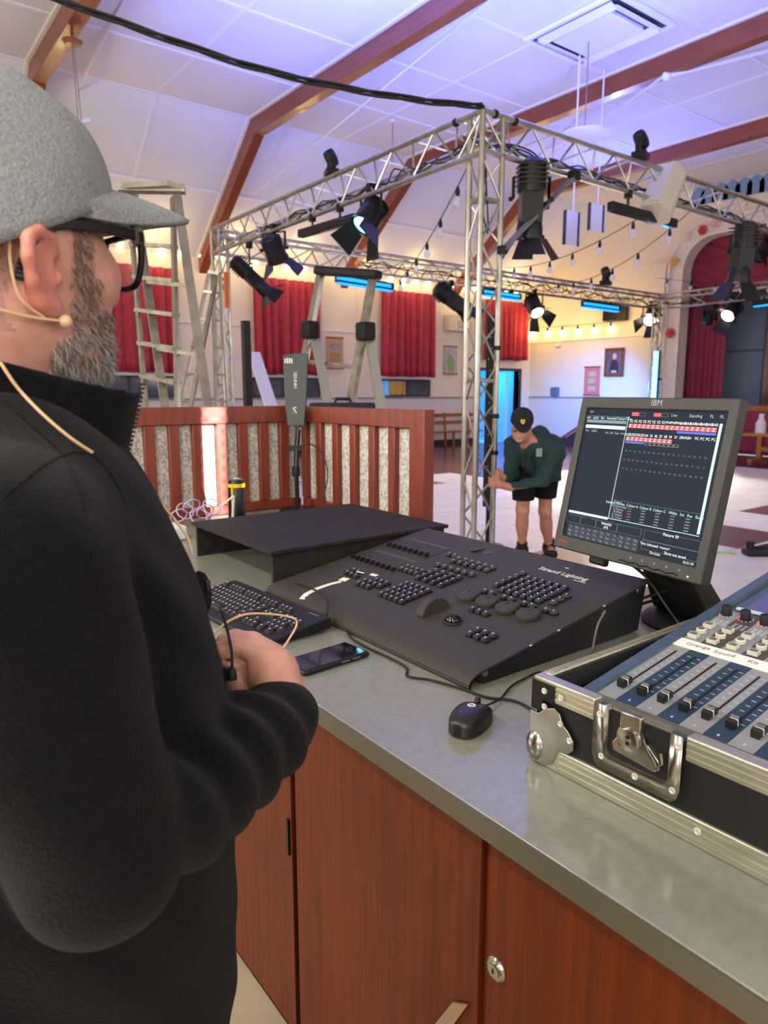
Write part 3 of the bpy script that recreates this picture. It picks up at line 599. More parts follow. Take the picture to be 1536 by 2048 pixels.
# ------------------------------------------------------------------ festoon strings
M_bulbc = mat('unlit_bulb_glass', '#e8e8ee', .08, alpha=.55); M_holder = M_rubber
def festoon(lb, A, B, d, n, lit=False, r=.045, group='festoon bulb strings', t0=.05, t1=.95):
    P = sag(A, B, d, 20); t = thing('festoon_string', lb, 'string lights', tuple(P[0]), group=group)
    MB().tube(P, .006, 5, cap=False).build('cord', M_cable, t, fixn=False)
    for k in range(n):
        u = t0+(t1-t0)*(k/(n-1)); p = lerp(A, B, u)-V((0, 0, d*4*u*(1-u)))
        h = MB().lathe(p-V((0, 0, r*2)), [(r*.42, 0), (r*.5, r*.9), (r*.2, r*2.1)], n=8).build('lamp_holder', M_holder, t)
        MB().lathe(p-V((0, 0, r*4.2)), [(r*.1, 0), (r*.7, r*.3), (r, r*1.1), (r*.7, r*1.8), (r*.35, r*2.3)], n=10).build('bulb', E_bulb if lit else M_bulbc, h)
    return t
festoon('festoon string sagging from near post toward the far truss', at_x(943, 318, X0+.05), at_y(793, 566, Y1-.1), .12, 6, t0=.1, t1=.9)
festoon('festoon string from beside the cream loudspeaker to the far truss, higher one', at_y(1330, 402, Y0+.1), at_y(1010, 535, Y1-.1), .2, 6, t0=.12, t1=.9)
festoon('festoon string from beside the cream loudspeaker to the far truss, lower one', at_y(1400, 405, Y0+.1), at_y(1100, 565, Y1-.1), .3, 6, t0=.12, t1=.9)
festoon('festoon string sagging along the stage side truss', (X1-.3, Y1-.1, ZT+.35), (X1-.3, Y0+.2, ZT-.1), .2, 9)
wl0, wl1 = at_y(255, 490, YL-.06), at_y(1050, 592, YL-.06)
festoon('long lit festoon string across the left wall above the curtains', V((3.2, YL-.06, wl0.z+.18)), V((17.0, YL-.06, wl0.z+.18)), .02, 30, True, .06, group='lit festoon strings on the walls')
a, b = at_x(1045, 656, XS-.06), at_x(1228, 643, XS-.06)
festoon('lit festoon string of six bulbs on the stage side wall', a, b, .03, 6, True, .062, t0=.13, t1=.97, group='lit festoon strings on the walls')
for x in (3.6, 5.3, 7.0, 8.7, 10.4, 12.1, 13.8, 15.5): light('festoon_glow', 'POINT', (x, YL-.75, wl0.z), 19, (1, .70, .28), size=.3)
for y in (11.6, 13.0, 14.4): light('festoon_glow', 'POINT', (XS-.7, y, a.z-.05), 22, (1, .66, .18), size=.3)
# ================================================================== CONTROL COUNTER
CZ = .92
ct = one(MB().span((.654, -1.25, .886), (1.885, 3.17, CZ)), 'counter_top', M_top, 'grey green laminate counter top carrying the lighting and sound desks', 'counter', (1.25, 1, .886), bevel=.003)
MB().span((.650, -1.25, .885), (.6545, 3.17, .9185)).build('edging', M_edge, ct)
def cab(Ya, Yb, lb, lock=False, hinge=False):
    t = thing('cabinet', lb, 'cabinet', (.72, (Ya+Yb)/2, 0), group='wooden cabinets under the counter')
    MB().span((.716, Ya+.001, .0), (1.83, Yb-.001, .884)).build('body', M_cab, t)
    dr = MB().span((.69, Ya+.003, .03), (.714, Yb-.016, .874)).build('door', M_cab, t, bevel=.0015)
    if lock:
        q = at_x(992, 1938, .689)
        k = MB().lathe(q+V((.002, 0, 0)), [(.019, 0), (.019, .003), (.0165, .006), (.016, .004), (.0105, .004), (.0105, .009), (.004, .009)], (-1, 0, 0), 28).build('lock', M_chrome, dr)
        MB().box(q+V((-.0075, 0, 0)), (.001, .002, .008)).build('keyhole', M_blackm, k)
    if hinge:
        for z in (.53, .15): MB().box((.688, Yb-.006, z), (.006, .008, .08)).build('hinge', M_blackm, dr)
    MB().span((.7, Yb-.013, 0), (.716, Yb-.001, .88)).build('stile', M_cab, t)
    return t
cab(-.6, .1, 'wooden cabinet at the right end of the counter, below the mixing desk')
cab(.1, .668, 'wooden cabinet with a round key lock under the counter', lock=True)
cab(.668, 1.243, 'wide wooden cabinet door panel left of the lock', hinge=False)
cab(1.243, 1.75, 'wooden cabinet partly hidden behind the man in black', hinge=False)
cab(1.75, 2.45, 'wooden cabinet at the left end of the counter')
a = at_x(577, 1638, .689); b = at_x(577, 1706, .689); one(MB().span((.684, a.y-.004, b.z), (.69, a.y+.004, a.z)), 'door_catch', M_blackm, 'small dark upright catch on the cabinet edge beside the sleeve', 'catch', (.687, a.y, b.z))
q = at_x(905, 2025, .689); mb = MB(); pts = [at_x(u, v, .687) for u, v in ((868, 2052), (908, 2003), (938, 2008), (900, 2060))]
one(mb.prism(pts, (-.004, 0, 0)), 'tape_tab', mat('brown_tape', '#8a7458', .4), 'torn strip of brown tape hanging on the cabinet doors', 'tape', tuple(pts[0]))
# ------------------------------------------------------------------ slatted screens
scr = thing('slatted_screen', 'mahogany slatted screen with speckled cloth standing left of the desk', 'screen', (1.0, 3.135, CZ), group='slatted screens round the desk')
MB().span((.2, 3.115, 1.352), (1.88, 3.165, 1.432)).build('top_rail', M_brown, scr, bevel=.004); MB().span((.2, 3.115, CZ+.002), (1.83, 3.16, .965)).build('bottom_rail', M_brown, scr, bevel=.004)
MB().span((.2, 3.15, .965), (1.83, 3.158, 1.352)).build('cloth', M_speck, scr)
for u in (195, 248, 301, 350, 397, 445, 488, 530, 570):
    x = at_y(u, 900, 3.12).x; MB().span((x-.024, 3.12, .965), (x+.024, 3.15, 1.352)).build('slat', M_brown, scr, bevel=.003)
scr = thing('slatted_screen', 'mahogany slatted screen with speckled cloth right of the paddle aerial', 'screen', (1.84, 2.65, CZ), group='slatted screens round the desk')
MB().span((1.835, 2.16, 1.352), (1.88, 3.113, 1.428)).build('top_rail', M_brown, scr, bevel=.004); MB().span((1.835, 2.16, CZ+.002), (1.88, 3.11, .965)).build('bottom_rail', M_brown, scr, bevel=.004)
MB().span((1.868, 2.2, .965), (1.876, 3.11, 1.352)).build('cloth', M_speck, scr)
for u in (607, 636, 669, 704, 742, 782):
    y = at_x(u, 900, 1.84).y; MB().span((1.84, y-.023, .965), (1.868, y+.023, 1.352)).build('slat', M_brown, scr, bevel=.003)
MB().span((1.83, 2.15, CZ+.002), (1.885, 2.245, 1.43)).build('end_post', M_brown, scr, bevel=.004)
for v_ in range(815, 1041, 25): light('sun_shaft', 'SPOT', (2.2, -4.7, 3.6), 11000, (.97, .99, 1), at_y(428+(v_-925)*.03, v_, 3.13), .005, .5, .5)
# ------------------------------------------------------------------ paddle aerial on its stand
ap = V((1.74, 3.0, CZ)); dd = (ap-CP).dot(FW)-.05
t = thing('paddle_aerial', 'dark grey paddle aerial with white lettering on a black stand', 'aerial', tuple(ap))
n_ = -FW.copy(); n_.z = 0; n_.normalize(); xr = V((-n_.y, n_.x, 0))
def pp(u, v): return at_d(u, v, dd)
M_pad = mat('aerial_grey', '#34393a', .5)
MB().prism([pp(*p)+n_*.008 for p in ((566, 711), (590, 706), (617, 708), (613, 800), (609, 852), (575, 852), (570, 800))], -n_*.016).build('paddle', M_pad, t, bevel=.004)
MB().tube([pp(597, 850), pp(593, 905), pp(592, 950)], .0125, 10).tube([pp(592, 930), (ap.x, ap.y, CZ+.01)], .011, 10).build('pole', M_blackm, t)
MB().lathe(pp(592, 945)-V((0, 0, .02)), [(.018, 0), (.02, .02), (.018, .05)]).build('collar', M_blackm, t); MB().ball(pp(600, 858), .011, 8).build('connector', M_alu, t)
MB().bar(pp(576, 897), pp(604, 895), .025, .025).build('clip', M_blackm, t)
MB().lathe((ap.x, ap.y, CZ), [(.09, 0), (.09, .012), (.02, .02)]).build('base', M_blackm, t)
MB().tube(smooth_path([pp(606, 892), pp(625, 890), pp(648, 915), pp(655, 955), pp(646, 1000), pp(640, 1040)], 5), .0035, 6).build('lead', M_cable, t)
me = text('SENNHEISER', .024, M_white); put(me, 'lettering', t, (0, 0, 0), mx=MW[t.name].inverted() @ frame(pp(591, 772)+n_*.0095, (0, 0, -1), xr))
me = text('S', .05, M_white); put(me, 'logo', t, (0, 0, 0), mx=MW[t.name].inverted() @ frame(pp(590, 822)+n_*.0095, xr, (0, 0, 1)))
for k in range(4): MB().box(pp(571+k*4.3, 722)+n_*.009, (.006, .002, .03-.008*abs(k-1.5)/1.5), Matrix.Rotation(math.atan2(xr.y, xr.x), 3, 'Z')).build('emblem_bar', M_white, t)
# can, coil, boxes behind the riser
cb = at_z(482, 1052, CZ); cb = V((1.33, 2.82, CZ)); t = thing('drink_can', 'tall black and yellow drink can by the slatted screen', 'can', tuple(cb))
MB().lathe(cb, [(.03, 0), (.037, .008), (.037, .19), (.03, .205)], n=24).build('body', mat('can_black', '#17181b', .3, .4, col2='#3a3f52', scale=14, contrast=(.55, .7)), t)
MB().lathe(cb+V((0, 0, .172)), [(.0374, 0), (.0374, .016)], n=24).build('band', mat('can_yellow', '#e0b61c', .35), t); MB().lathe(cb+V((0, 0, .2)), [(.03, 0), (.031, .006), (.027, .006), (.026, .003)], n=24).build('lid', M_alu, t)
MB().tube([cb+V((-.03, -.022, .01)), cb+V((-.03, -.022, .185))], .005, 6).build('stripe', MATS['can_yellow'], t)
q = at_z(400, 1075, CZ); q = V((.98, 2.72, CZ))
one(MB().box(q+V((-.02, 0, .028)), (.16, .12, .056)), 'plug_block', M_white, 'white plug block on the counter behind the riser', 'power supply', tuple(q), bevel=.008)
mb = MB()
for k in range(6):
    c = q+V((.06+.02*k, .03-.02*k, .085+.02*(k % 3)))
    mb.tube([c+V((.035*math.cos(a), .02*math.sin(a)*(1 if k % 2 else -1), .03*math.sin(a))) for a in [j*math.pi/6 for j in range(13)]], .003, 5)
one(mb, 'cable_coil', mat('lilac_wire', '#b59fc0', .5), 'tangle of pale lilac wire on the white plug block', 'cable', tuple(q+V((.1, 0, .056))))
one(MB().box(q+V((-.05, .14, .05)), (.13, .05, .1)), 'blue_box', mat('blue_card', '#3b4a9a', .5), 'small blue box behind the white plug block', 'box', tuple(q+V((-.05, .14, 0))), bevel=.004)
e1, e2 = V((1.22, 2.6, CZ)), V((1.3, 2.66, CZ))
one(MB().bar((1.17, 2.78, CZ+.06), (1.27, 2.72, CZ+.15), .02, .006).bar((1.26, 2.73, CZ+.0), (1.27, 2.72, CZ+.15), .01, .006), 'label_strip', M_white, 'white plastic strip leaning beside the drink can', 'strip', (1.26, 2.73, CZ))
# ------------------------------------------------------------------ riser
t = thing('desk_riser', 'black wooden riser shelf open at the front behind the keyboard', 'riser', (1.29, 2.09, CZ))
M_blackwood = mat('black_painted_wood', '#1f1e1c', .7, col2='#2a2826', scale=25, bump=.05, spec=.2)
MB().span((.945, 1.79, 1.032), (1.64, 2.385, 1.044)).build('top', M_blackwood, t, bevel=.002)
for y in (1.802, 2.362): MB().span((.958, y, CZ), (1.63, y+.012, 1.032)).build('side', M_blackwood, t, bevel=.001)
MB().span((1.6, 1.814, CZ), (1.612, 2.362, 1.032)).build('back', M_blackwood, t)
light('profile_spill', 'SPOT', at_y(1062, 398, Y0)+V((-.1, -.1, -.4)), 5000, (.2, .65, 1), (1.56, 2.2, 1.044), .005, 1.6, .2)
# ================================================================== LIGHTING CONSOLE
SL = .158
def ctz(x): return .963+SL*(x-1.017)
con = thing('lighting_console', 'black lighting control desk with keypads, wheel and four dials', 'lighting desk', (1.23, 1.36, CZ))
prof = [(.925, .923), (.922, .932), (.929, .943), (.945, .9505), (.97, .9555), (1.017, .963), (1.535, ctz(1.535))]
sheet = prof+[(x, z-.005) for x, z in prof[::-1]]
MB().prism([(x, .941, z) for x, z in sheet], (0, .842, 0)).build('top_sheet', M_cons, con, ang=50)
body = [(.965, CZ+.003), (.955, .94), (1.017, .957), (1.525, ctz(1.525)-.006), (1.50, CZ+.003)]
M_cside = mat('console_side', '#16171a', .5)
MB().prism([(x, .947, z) for x, z in body], (0, .828, 0)).build('chassis', M_cside, con)
for x, z in ((.972, .944), (1.495, 1.025)): MB().lathe((x, .948, z), [(.0085, 0), (.007, .003)], (0, -1, 0), 12).build('screw', M_chrome, con)
Rk = Matrix.Rotation(-math.atan(SL), 4, 'Y'); ICON = MW[con.name].inverted()
kp = .0165
kme = MB().add([(sx*kp/2*s, sy*kp/2*s, z) for s, z in ((1, 0), (.98, .005), (.74, .0105)) for sx, sy in ((-1, -1), (1, -1), (1, 1), (-1, 1))], [(0, 1, 5, 4), (1, 2, 6, 5), (2, 3, 7, 6), (3, 0, 4, 7), (4, 5, 9, 8), (5, 6, 10, 9), (6, 7, 11, 10), (7, 4, 8, 11), (8, 9, 10, 11), (3, 2, 1, 0)]).mesh('key', M_key, 8)
pme = MB().box((0, 0, .0108), (.005, .0016, .0003)).box((.002, .002, .0108), (.0016, .003, .0003)).mesh('key_legend', M_white)
nk = 0
def key(x, y, sx=1, sy=1):
    k = put(kme, 'key', con, None, mx=ICON @ Matrix.Translation((x, y, ctz(x)+.0003)) @ Rk @ Matrix.Diagonal((sx, sy, 1, 1)))
    put(pme, 'key_legend', k, (0, 0, 0))
def block(x0, y0, nx, ny, px_=.0195, py_=.0205, skip=()):
    """rows run away from the operator (X), columns to the operator's right (-Y)"""
    for i in range(nx):
        for j in range(ny):
            if (i, j) not in skip: key(x0+i*px_, y0-j*py_)
block(1.075, 1.428, 5, 5, .0215, .0215, skip=((0, 2),)); key(1.075, 1.428-2*.0215, 1, 1)
block(1.085, 1.545, 3, 4, .0225, .0225, skip=((2, 0), (0, 3)))
block(1.115, 1.645, 2, 3, .024, .022, skip=((1, 2),))
block(1.207, 1.437, 4, 4, .0215, .0315); block(1.218, 1.4215, 3, 4, .0215, .0315) if False else None
block(1.225, 1.53, 2, 4, .0215, .0215)
block(1.306, 1.466, 1, 6, .02, .0275)
block(1.352, 1.452, 2, 6, .022, .0265)
block(1.385, 1.505, 1, 2, .02, .024)
block(1.275, 1.187, 5, 6, .0235, .0235)
block(1.29, 1.222, 5, 1, .0245)
block(1.285, 1.035, 3, 1, .0245)
for y in (1.228, 1.163, 1.098, 1.033): block(1.243, y-.012, 1, 2, .02, .0225)
block(1.148, 1.163, 1, 3, .02, .022)
block(1.052, 1.072, 2, 3, .0235, .0235)
enc = MB().lathe((0, 0, 0), [(.0265, 0), (.0275, .004), (.0285, .008), (.027, .0125), (.024, .014), (.008, .013)], n=32).mesh('dial', M_cons)
dimple = MB().lathe((.012, .008, .0139), [(.005, 0), (.005, .0006)], n=12).mesh('finger_dimple', M_key)
for y in (1.23, 1.165, 1.1, 1.035):
    k = put(enc, 'dial', con, None, mx=ICON @ Matrix.Translation((1.197, y, ctz(1.197)+.001)) @ Rk); put(dimple, 'finger_dimple', k, (0, 0, 0))
mb = MB(); w_ = .0125
mb.prism([(1.094+.046*math.cos(a), 1.243-w_, ctz(1.094)-.006+.04*math.sin(a)) for a in [math.pi*k/18 for k in range(19)]], (0, 2*w_, 0)); mb.build('level_wheel', M_cons, con, ang=60, bevel=.002)
mb = MB().lathe((1.079, 1.157, ctz(1.079)), [(.025, 0), (.0245, .003), (.021, .0045), (.02, .003)], n=28); mb.build('ball_ring', M_key, con)
MB().ball((1.079, 1.157, ctz(1.079)+.002), .0192, 20).build('track_ball', mat('glossy_ball', '#101012', .06), con)
fcap = MB().box((0, 0, .006), (.016, .008, .01)).box((0, 0, .012), (.008, .008, .003)).mesh('fader_cap', M_key)
slotm = MB().box((0, 0, .0004), (.082, .0016, .0006)).mesh('fader_slot', mat('slot_black', '#08080a', .5))
for (x0, ya, yb, n) in ((1.238, 1.75, 1.55, 9), (1.372, 1.742, 1.56, 8)):
    MB().prism([(x0-.052, ya+.012, ctz(x0-.052)+.0012), (x0-.052, yb-.012, ctz(x0-.052)+.0012), (x0+.052, yb-.012, ctz(x0+.052)+.0012), (x0+.052, ya+.012, ctz(x0+.052)+.0012)], (0, 0, -.002)).build('fader_plate', M_cons, con)
    for k in range(n):
        y = ya+(yb-ya)*k/(n-1); put(slotm, 'fader_slot', con, None, mx=ICON @ Matrix.Translation((x0, y, ctz(x0)+.001)) @ Rk)
        put(fcap, 'fader_cap', con, None, mx=ICON @ Matrix.Translation((x0-.03, y, ctz(x0-.03)+.001)) @ Rk)
    MB().box((x0+.056, (ya+yb)/2, ctz(x0+.056)+.0006), (.003, abs(ya-yb), .0006)).build('legend_strip', mat('grey_print', '#6c6c6c', .6), con)
put(text('Strand Lighting', .026, M_white), 'lettering', con, None, mx=ICON @ Matrix.Translation((1.452, 1.143, ctz(1.452)+.0006)) @ Rk @ Matrix.Rotation(-math.pi/2, 4, 'Z'))
MB().box((1.49, 1.16, ctz(1.49)+.0006), (.006, .012, .0006)).build('emblem', M_white, con)
MB().box((1.433, 1.075, ctz(1.433)+.0006), (.003, .035, .0006)).build('model_print', M_white, con)
mb = MB().box((1.47, 1.462, ctz(1.47)+.002), (.075, .007, .005)); mb.build('lamp_socket', M_key, con)
MB().box((1.47, 1.425, ctz(1.47)+.001), (.05, .002, .002)).build('socket_rail', MATS['grey_print'], con)
M_tag = mat('masking_tape', '#d9d6cc', .7)
for (x, y, sx, sy, rz) in ((1.085, 1.618, .022, .026, .2), (1.138, 1.548, .012, .026, .1), (1.128, 1.6, .005, .03, .2)): MB().box((x, y, ctz(x)+.012 if sx < .02 else ctz(x)+.001), (sx, sy, .0008), (Matrix.Rotation(rz, 3, 'Z') @ Rk.to_3x3())).build('tape_label', M_tag, con)
P = [(1.07, 1.612, ctz(1.07)+.001), (1.04, 1.622, ctz(1.04)+.001), (1.0, 1.625, .9612), (.96, 1.617, .9545), (.935, 1.60, .948)]
mb = MB()
for a, b in zip(P, P[1:]): mb.bar(a, b, .017, .0008)
mb.build('tape_strip', M_tag, con)
# paint chips along the side edge
for x in (1.19, 1.35, 1.1): MB().box((x, .9406, ctz(x)-.001), (.008, .0012, .003)).build('paint_chip', M_white, con)
# ================================================================== KEYBOARD
kb = thing('keyboard', 'black computer keyboard with white legends in front of the riser', 'keyboard', (.79, 1.63, CZ), math.radians(-90+4))
KW, KD = .47, .19
def kz(y): return .012+(y+KD/2)/KD*.022
mb = MB(); P = [(-KD/2, 0), (-KD/2, .012), (KD/2, .034), (KD/2, .006)]
mb.prism([(-KW/2, y, z+.002) for y, z in P], (KW, 0, 0)); mb.build('case', M_black, kb, W=False, bevel=.004)
Rkb = Matrix.Rotation(math.atan(.022/KD), 4, 'X'); kpk = .0185
kme2 = MB().add([(sx*s*.0088, sy*s*.0088+o, z) for s, z, o in ((1, 0, 0), (.72, .0085, .001)) for sx, sy in ((-1, -1), (1, -1), (1, 1), (-1, 1))], [(0, 1, 5, 4), (1, 2, 6, 5), (2, 3, 7, 6), (3, 0, 4, 7), (4, 5, 6, 7), (3, 2, 1, 0)]).mesh('key', M_key, 8)
leg2 = MB().box((-.0012, .003, .0087), (.0045, .0035, .0003)).mesh('key_legend', M_white)
rows = [(-.052, [(.0, 1.4), (1.4, 1.2), (2.6, 1.2), (3.8, 6.0), (9.8, 1.2), (11, 1.2), (12.2, 1.2), (13.4, 1.6)]), (-.033, [(0, 2.2)]+[(2.2+i, 1) for i in range(10)]+[(12.2, 2.8)]), (-.0145, [(0, 1.8)]+[(1.8+i, 1) for i in range(11)]+[(12.8, 2.2)]), (.004, [(0, 1.5)]+[(1.5+i, 1) for i in range(12)]+[(13.5, 1.5)]), (.0225, [(i, 1) for i in range(13)]+[(13, 2)]), (.054, [(0, 1)]+[(2+i, 1) for i in range(4)]+[(6.5+i, 1) for i in range(4)]+[(11+i, 1) for i in range(4)])]
def kkey(x, y, w_=1, d_=1):
    k = put(kme2, 'key', kb, None, mx=Matrix.Translation((x, y, kz(y)+.001)) @ Rkb @ Matrix.Diagonal((w_, d_, 1, 1))); put(leg2, 'key_legend', k, (0, 0, 0)); k.children[0].scale = (1/w_, 1, 1) if w_ > 1 else (1, 1, 1)
xl = -KW/2+.016
for y, ks in rows:
    for s, w_ in ks: kkey(xl+(s+w_/2)*kpk, y, w_*.98)
for x, y in [(16.2+i, yy) for yy in (.0225, .004) for i in range(3)]+[(16.2+i, .054) for i in range(3)]+[(17.2, -.033), (16.2, -.052), (17.2, -.052), (18.2, -.052)]: kkey(xl+x*kpk, y)
for j, y in enumerate((.0225, .004, -.0145, -.033, -.052)):
    for i in range(4):
        if (j, i) in ((4, 1),): continue
        if i == 3 and j in (2, 4): continue
        kkey(xl+(20+i+.5-.6)*kpk+ (0), y, 1, 1)
MB().box((KW/2-.05, .078, kz(.078)+.0025), (.04, .004, .0006)).build('maker_print', MATS['grey_print'], kb, W=False)
one(MB().tube(smooth_path([(.9, 1.42, .955), (.95, 1.5, .97), (.98, 1.62, .965), (.985, 1.79, .95)], 6), .0028, 6), 'keyboard_cable', M_cable, 'thin black keyboard lead looping over to the riser', 'cable', (.9, 1.42, .95))
# ================================================================== PHONE, MOUSE, LEADS
ph = thing('smartphone', 'black smartphone lying face up beside the keyboard', 'phone', (.785, 1.245, CZ+.001), math.radians(4))
MB().box((0, 0, .0055), (.178, .088, .011)).build('case', M_rubber, ph, W=False, bevel=.005, seg=3)
MB().box((0, 0, .0112), (.166, .078, .0012)).build('screen', mat('phone_glass', '#0b0b10', .04), ph, W=False, bevel=.0005)
for x in (.02, .05): MB().box((x, -.0445, .006), (.022, .002, .003)).build('side_button', M_alud, ph, W=False, bevel=.0006)
MB().box((.07, 0, .0119), (.003, .012, .0002)).build('earpiece', M_key, ph, W=False)
ms = thing('computer_mouse', 'black wired computer mouse on the counter front', 'mouse', (.822, .833, CZ), math.radians(24))
def msurf(u, v):
    a = 2*math.pi*u; c, s = math.cos(a), math.sin(a); e = .78
    rx, ry = .056, .0315+.002*c; sx = math.copysign(abs(c)**e, c)*rx; sy = math.copysign(abs(s)**e, s)*ry
    t_ = v; k = (1-.02*t_) if t_ < .5 else (1-.02*.5)*max(1e-3, math.cos((t_-.5)*2*math.pi/2))**.75
    hmax = .0385*(1-.35*max(0, (sx*k+.008)/.064)**2); z = .004+(hmax-.004)*(t_ if t_ < .5 else .5+.5*math.sin((t_-.5)*math.pi))
    return (sx*k, sy*k, z)
mb = MB().grid(msurf, 40, 22, wrap=True); mb.build('shell', mat('mouse_black', '#161617', .35, bump=.04, bscale=900), ms, W=False, ang=80)
MB().lathe((0, 0, .001), [(.05, 0), (.053, .004)], n=30).xf(Matrix.Diagonal((1, .56, 1, 1))).build('sole', M_rubber, ms, W=False)
MB().cyl((.032, -.0035, .033), (.032, .0035, .033), .0085, 16).build('scroll_wheel', M_rubber, ms, W=False)
MB().lathe((.004, 0, .0375), [(.0075, 0), (.007, .0012)], n=20).build('emblem', M_white, ms, W=False)
put(text('hp', .009, M_blackm), 'emblem_lettering', ms, None, mx=Matrix.Translation((.004, 0, .0389)) @ Matrix.Rotation(-math.pi/2, 4, 'Z'))
md = Matrix.Translation((.822, .833, CZ)) @ Matrix.Rotation(math.radians(24), 4, 'Z')
one(MB().tube(smooth_path([md @ V((.053, 0, .014)), at_z(1000, 1398, CZ+.006), at_z(1022, 1373, CZ+.004), at_z(1048, 1358, CZ+.004), at_z(1085, 1345, CZ+.004), (1.05, .82, CZ+.004), (1.3, .8, CZ+.004), (1.55, .86, CZ+.004)], 7), .0022, 6), 'mouse_cable', M_cable, 'thin black mouse lead running between the two desks', 'cable', (.95, .85, CZ), 'leads on the counter')
one(MB().tube(smooth_path([(.955, 1.46, .928), (.94, 1.4, .927), (.9, 1.3, CZ+.005), at_z(806, 1330, CZ+.004), at_z(815, 1352, CZ+.004), at_z(860, 1360, CZ+.004), at_z(925, 1378, CZ+.004), at_z(975, 1395, CZ+.004), at_z(1040, 1406, CZ+.004), (.93, .72, CZ+.004)], 7), .003, 6), 'desk_cable', M_cable, 'black lead along the front lip of the lighting desk', 'cable', (.9, 1.1, CZ), 'leads on the counter')
M_gcable = mat('grey_cable', '#55565a', .45)
one(MB().tube(smooth_path([(1.335, .935, 1.0), (1.33, .925, 1.008), (1.3, .92, .985), (1.28, .915, .94), (1.26, .9, CZ+.004), (1.3, .84, CZ+.004)], 7), .003, 6), 'grey_lead', M_gcable, 'grey lead hanging down the side of the lighting desk', 'cable', (1.28, .915, CZ), 'leads on the counter')
for k, (P, lb) in enumerate((([(1.52, .95, 1.0), (1.6, .9, 1.02), (1.68, .84, .97), (1.66, .78, CZ+.006), (1.5, .76, CZ+.006), (1.4, .83, CZ+.006)], 'black cable looping round the monitor foot'), ([(1.56, 1.0, .96), (1.64, .93, .985), (1.72, .83, .96), (1.7, .74, .94), (1.6, .7, CZ+.01)], 'black cable sagging behind the lighting desk'), ([(1.43, .9, CZ+.006), (1.5, .84, CZ+.03), (1.6, .8, CZ+.006), (1.7, .72, CZ+.006)], 'black cable lying behind the mixing desk case'), ([(1.5, 1.02, 1.1), (1.54, .96, 1.05), (1.55, .9, .98), (1.52, .82, CZ+.01)], 'black lead hanging from the back of the monitor'))):
    one(MB().tube(smooth_path(P, 7), .004, 6), 'black_lead', M_cable, lb, 'cable', tuple(min((V(p) for p in P), key=lambda v: v.z)), 'leads on the counter')
# ================================================================== MONITOR
mw, mh = .4278, .3799; yaw, tilt = math.radians(-97.92), math.radians(11.76)
mr = V((math.cos(yaw), math.sin(yaw), 0)); mback = V((-math.sin(yaw), math.cos(yaw), 0)); mu = V((0, 0, 1))*math.cos(tilt)+mback*math.sin(tilt)
MF = frame((1.4037, .9151, 1.3018), mr, mu)
base_c = V((1.66, .90, CZ))
mon = thing('monitor', 'dark grey flat monitor showing lighting software on a stand', 'monitor', tuple(base_c))
M_mon = mat('monitor_shell', '#33332f', .5, col2='#2c2c29', scale=60, bump=.05, bscale=700)
def mpart(mb, name, m, parent=None, **k): mb.xf(MF); return mb.build(name, m, parent or mon, **k)
L_, R_, T_, B_ = .021, .022, .027, .033
mb = MB(); hw, hh = mw/2, mh/2
O = [(-hw, -hh), (hw, -hh), (hw, hh), (-hw, hh)]; I = [(-hw+L_, -hh+B_), (hw-R_, -hh+B_), (hw-R_, hh-T_), (-hw+L_, hh-T_)]
vs = [(x, y, -.03) for x, y in O]+[(x, y, 0) for x, y in O]+[(x, y, 0) for x, y in I]+[(x, y, -.008) for x, y in I]
fs = [(i, (i+1) % 4, 4+(i+1) % 4, 4+i) for i in range(4)]+[(4+i, 4+(i+1) % 4, 8+(i+1) % 4, 8+i) for i in range(4)]+[(8+i, 8+(i+1) % 4, 12+(i+1) % 4, 12+i) for i in range(4)]+[(3, 2, 1, 0)]
bz = mpart(mb.add(vs, fs), 'bezel', M_mon, bevel=.003)
mpart(MB().box((0, 0, -.042), (mw*.92, mh*.9, .03)), 'rear_shell', M_mon, bevel=.012)
sw, sh = mw-L_-R_, mh-T_-B_; sx0, sy1 = -hw+L_, hh-T_
scrn = mpart(MB().box((sx0+sw/2, sy1-sh/2, -.009), (sw, sh, .002)), 'screen', mat('screen_glow', '#0c0f14', .45, emit='#2f3947', estr=.62, spec=.06))
def sp(u, v): return (sx0+u*sw, sy1-v*sh)
SC = {}
def smat(c, s=1.0): return mat('screen_'+c, c, .4, emit=c, estr=s)
def srect(c, u0, v0, u1, v1, z=-.0076):
    x0, y0 = sp(u0, v1); x1, y1 = sp(u1, v0); SC.setdefault(c, MB()).span((x0, y0, z), (x1, y1, z+.0002))
def sbox(c, u0, v0, u1, v1, t=.0025):
    for r in ((u0, v0, u1, v0+t), (u0, v1-t, u1, v1), (u0, v0, u0+t, v1), (u1-t, v0, u1, v1)): srect(c, *r)
ST = {}
def stext(s, u, v, size, c): ST.setdefault(c, []).append((s, u, v, size))
TEAL, DT, RED, BLU_, GRY, DG, WHT = '#9fc4c4', '#566a74', '#d23a44', '#2b49c8', '#8a9096', '#4c555f', '#c9d0d2'
srect(DT, .335, .05, .341, .80); srect(TEAL, .338, .05, .342, .80); srect(TEAL, .955, .075, .972, .79); srect('#6f3a42', .02, .018, .05, .032)
srect(DT, 0.005, .085, .33, .108); srect(TEAL, .005, .125, .33, .15); srect(TEAL, .005, .797, .335, .815); srect(DG, .0, .055, .335, .058)
srect(TEAL, .338, .80, .972, .804)
for k in range(18): u = .352+k*.033; srect(RED, u, .103, u+.031, .132); stext('BAR' if k > 10 else ('PW' if k > 7 else 'FZ'), u+.015, .085, .0085, WHT)
srect(BLU_, .70, .137, .945, .152)
for k in range(10): u = .352+k*.033; srect(RED, u, .198, u+.031, .225); stext(str(30+k) if k > 3 else 'LED', u+.015, .182, .0085, WHT)
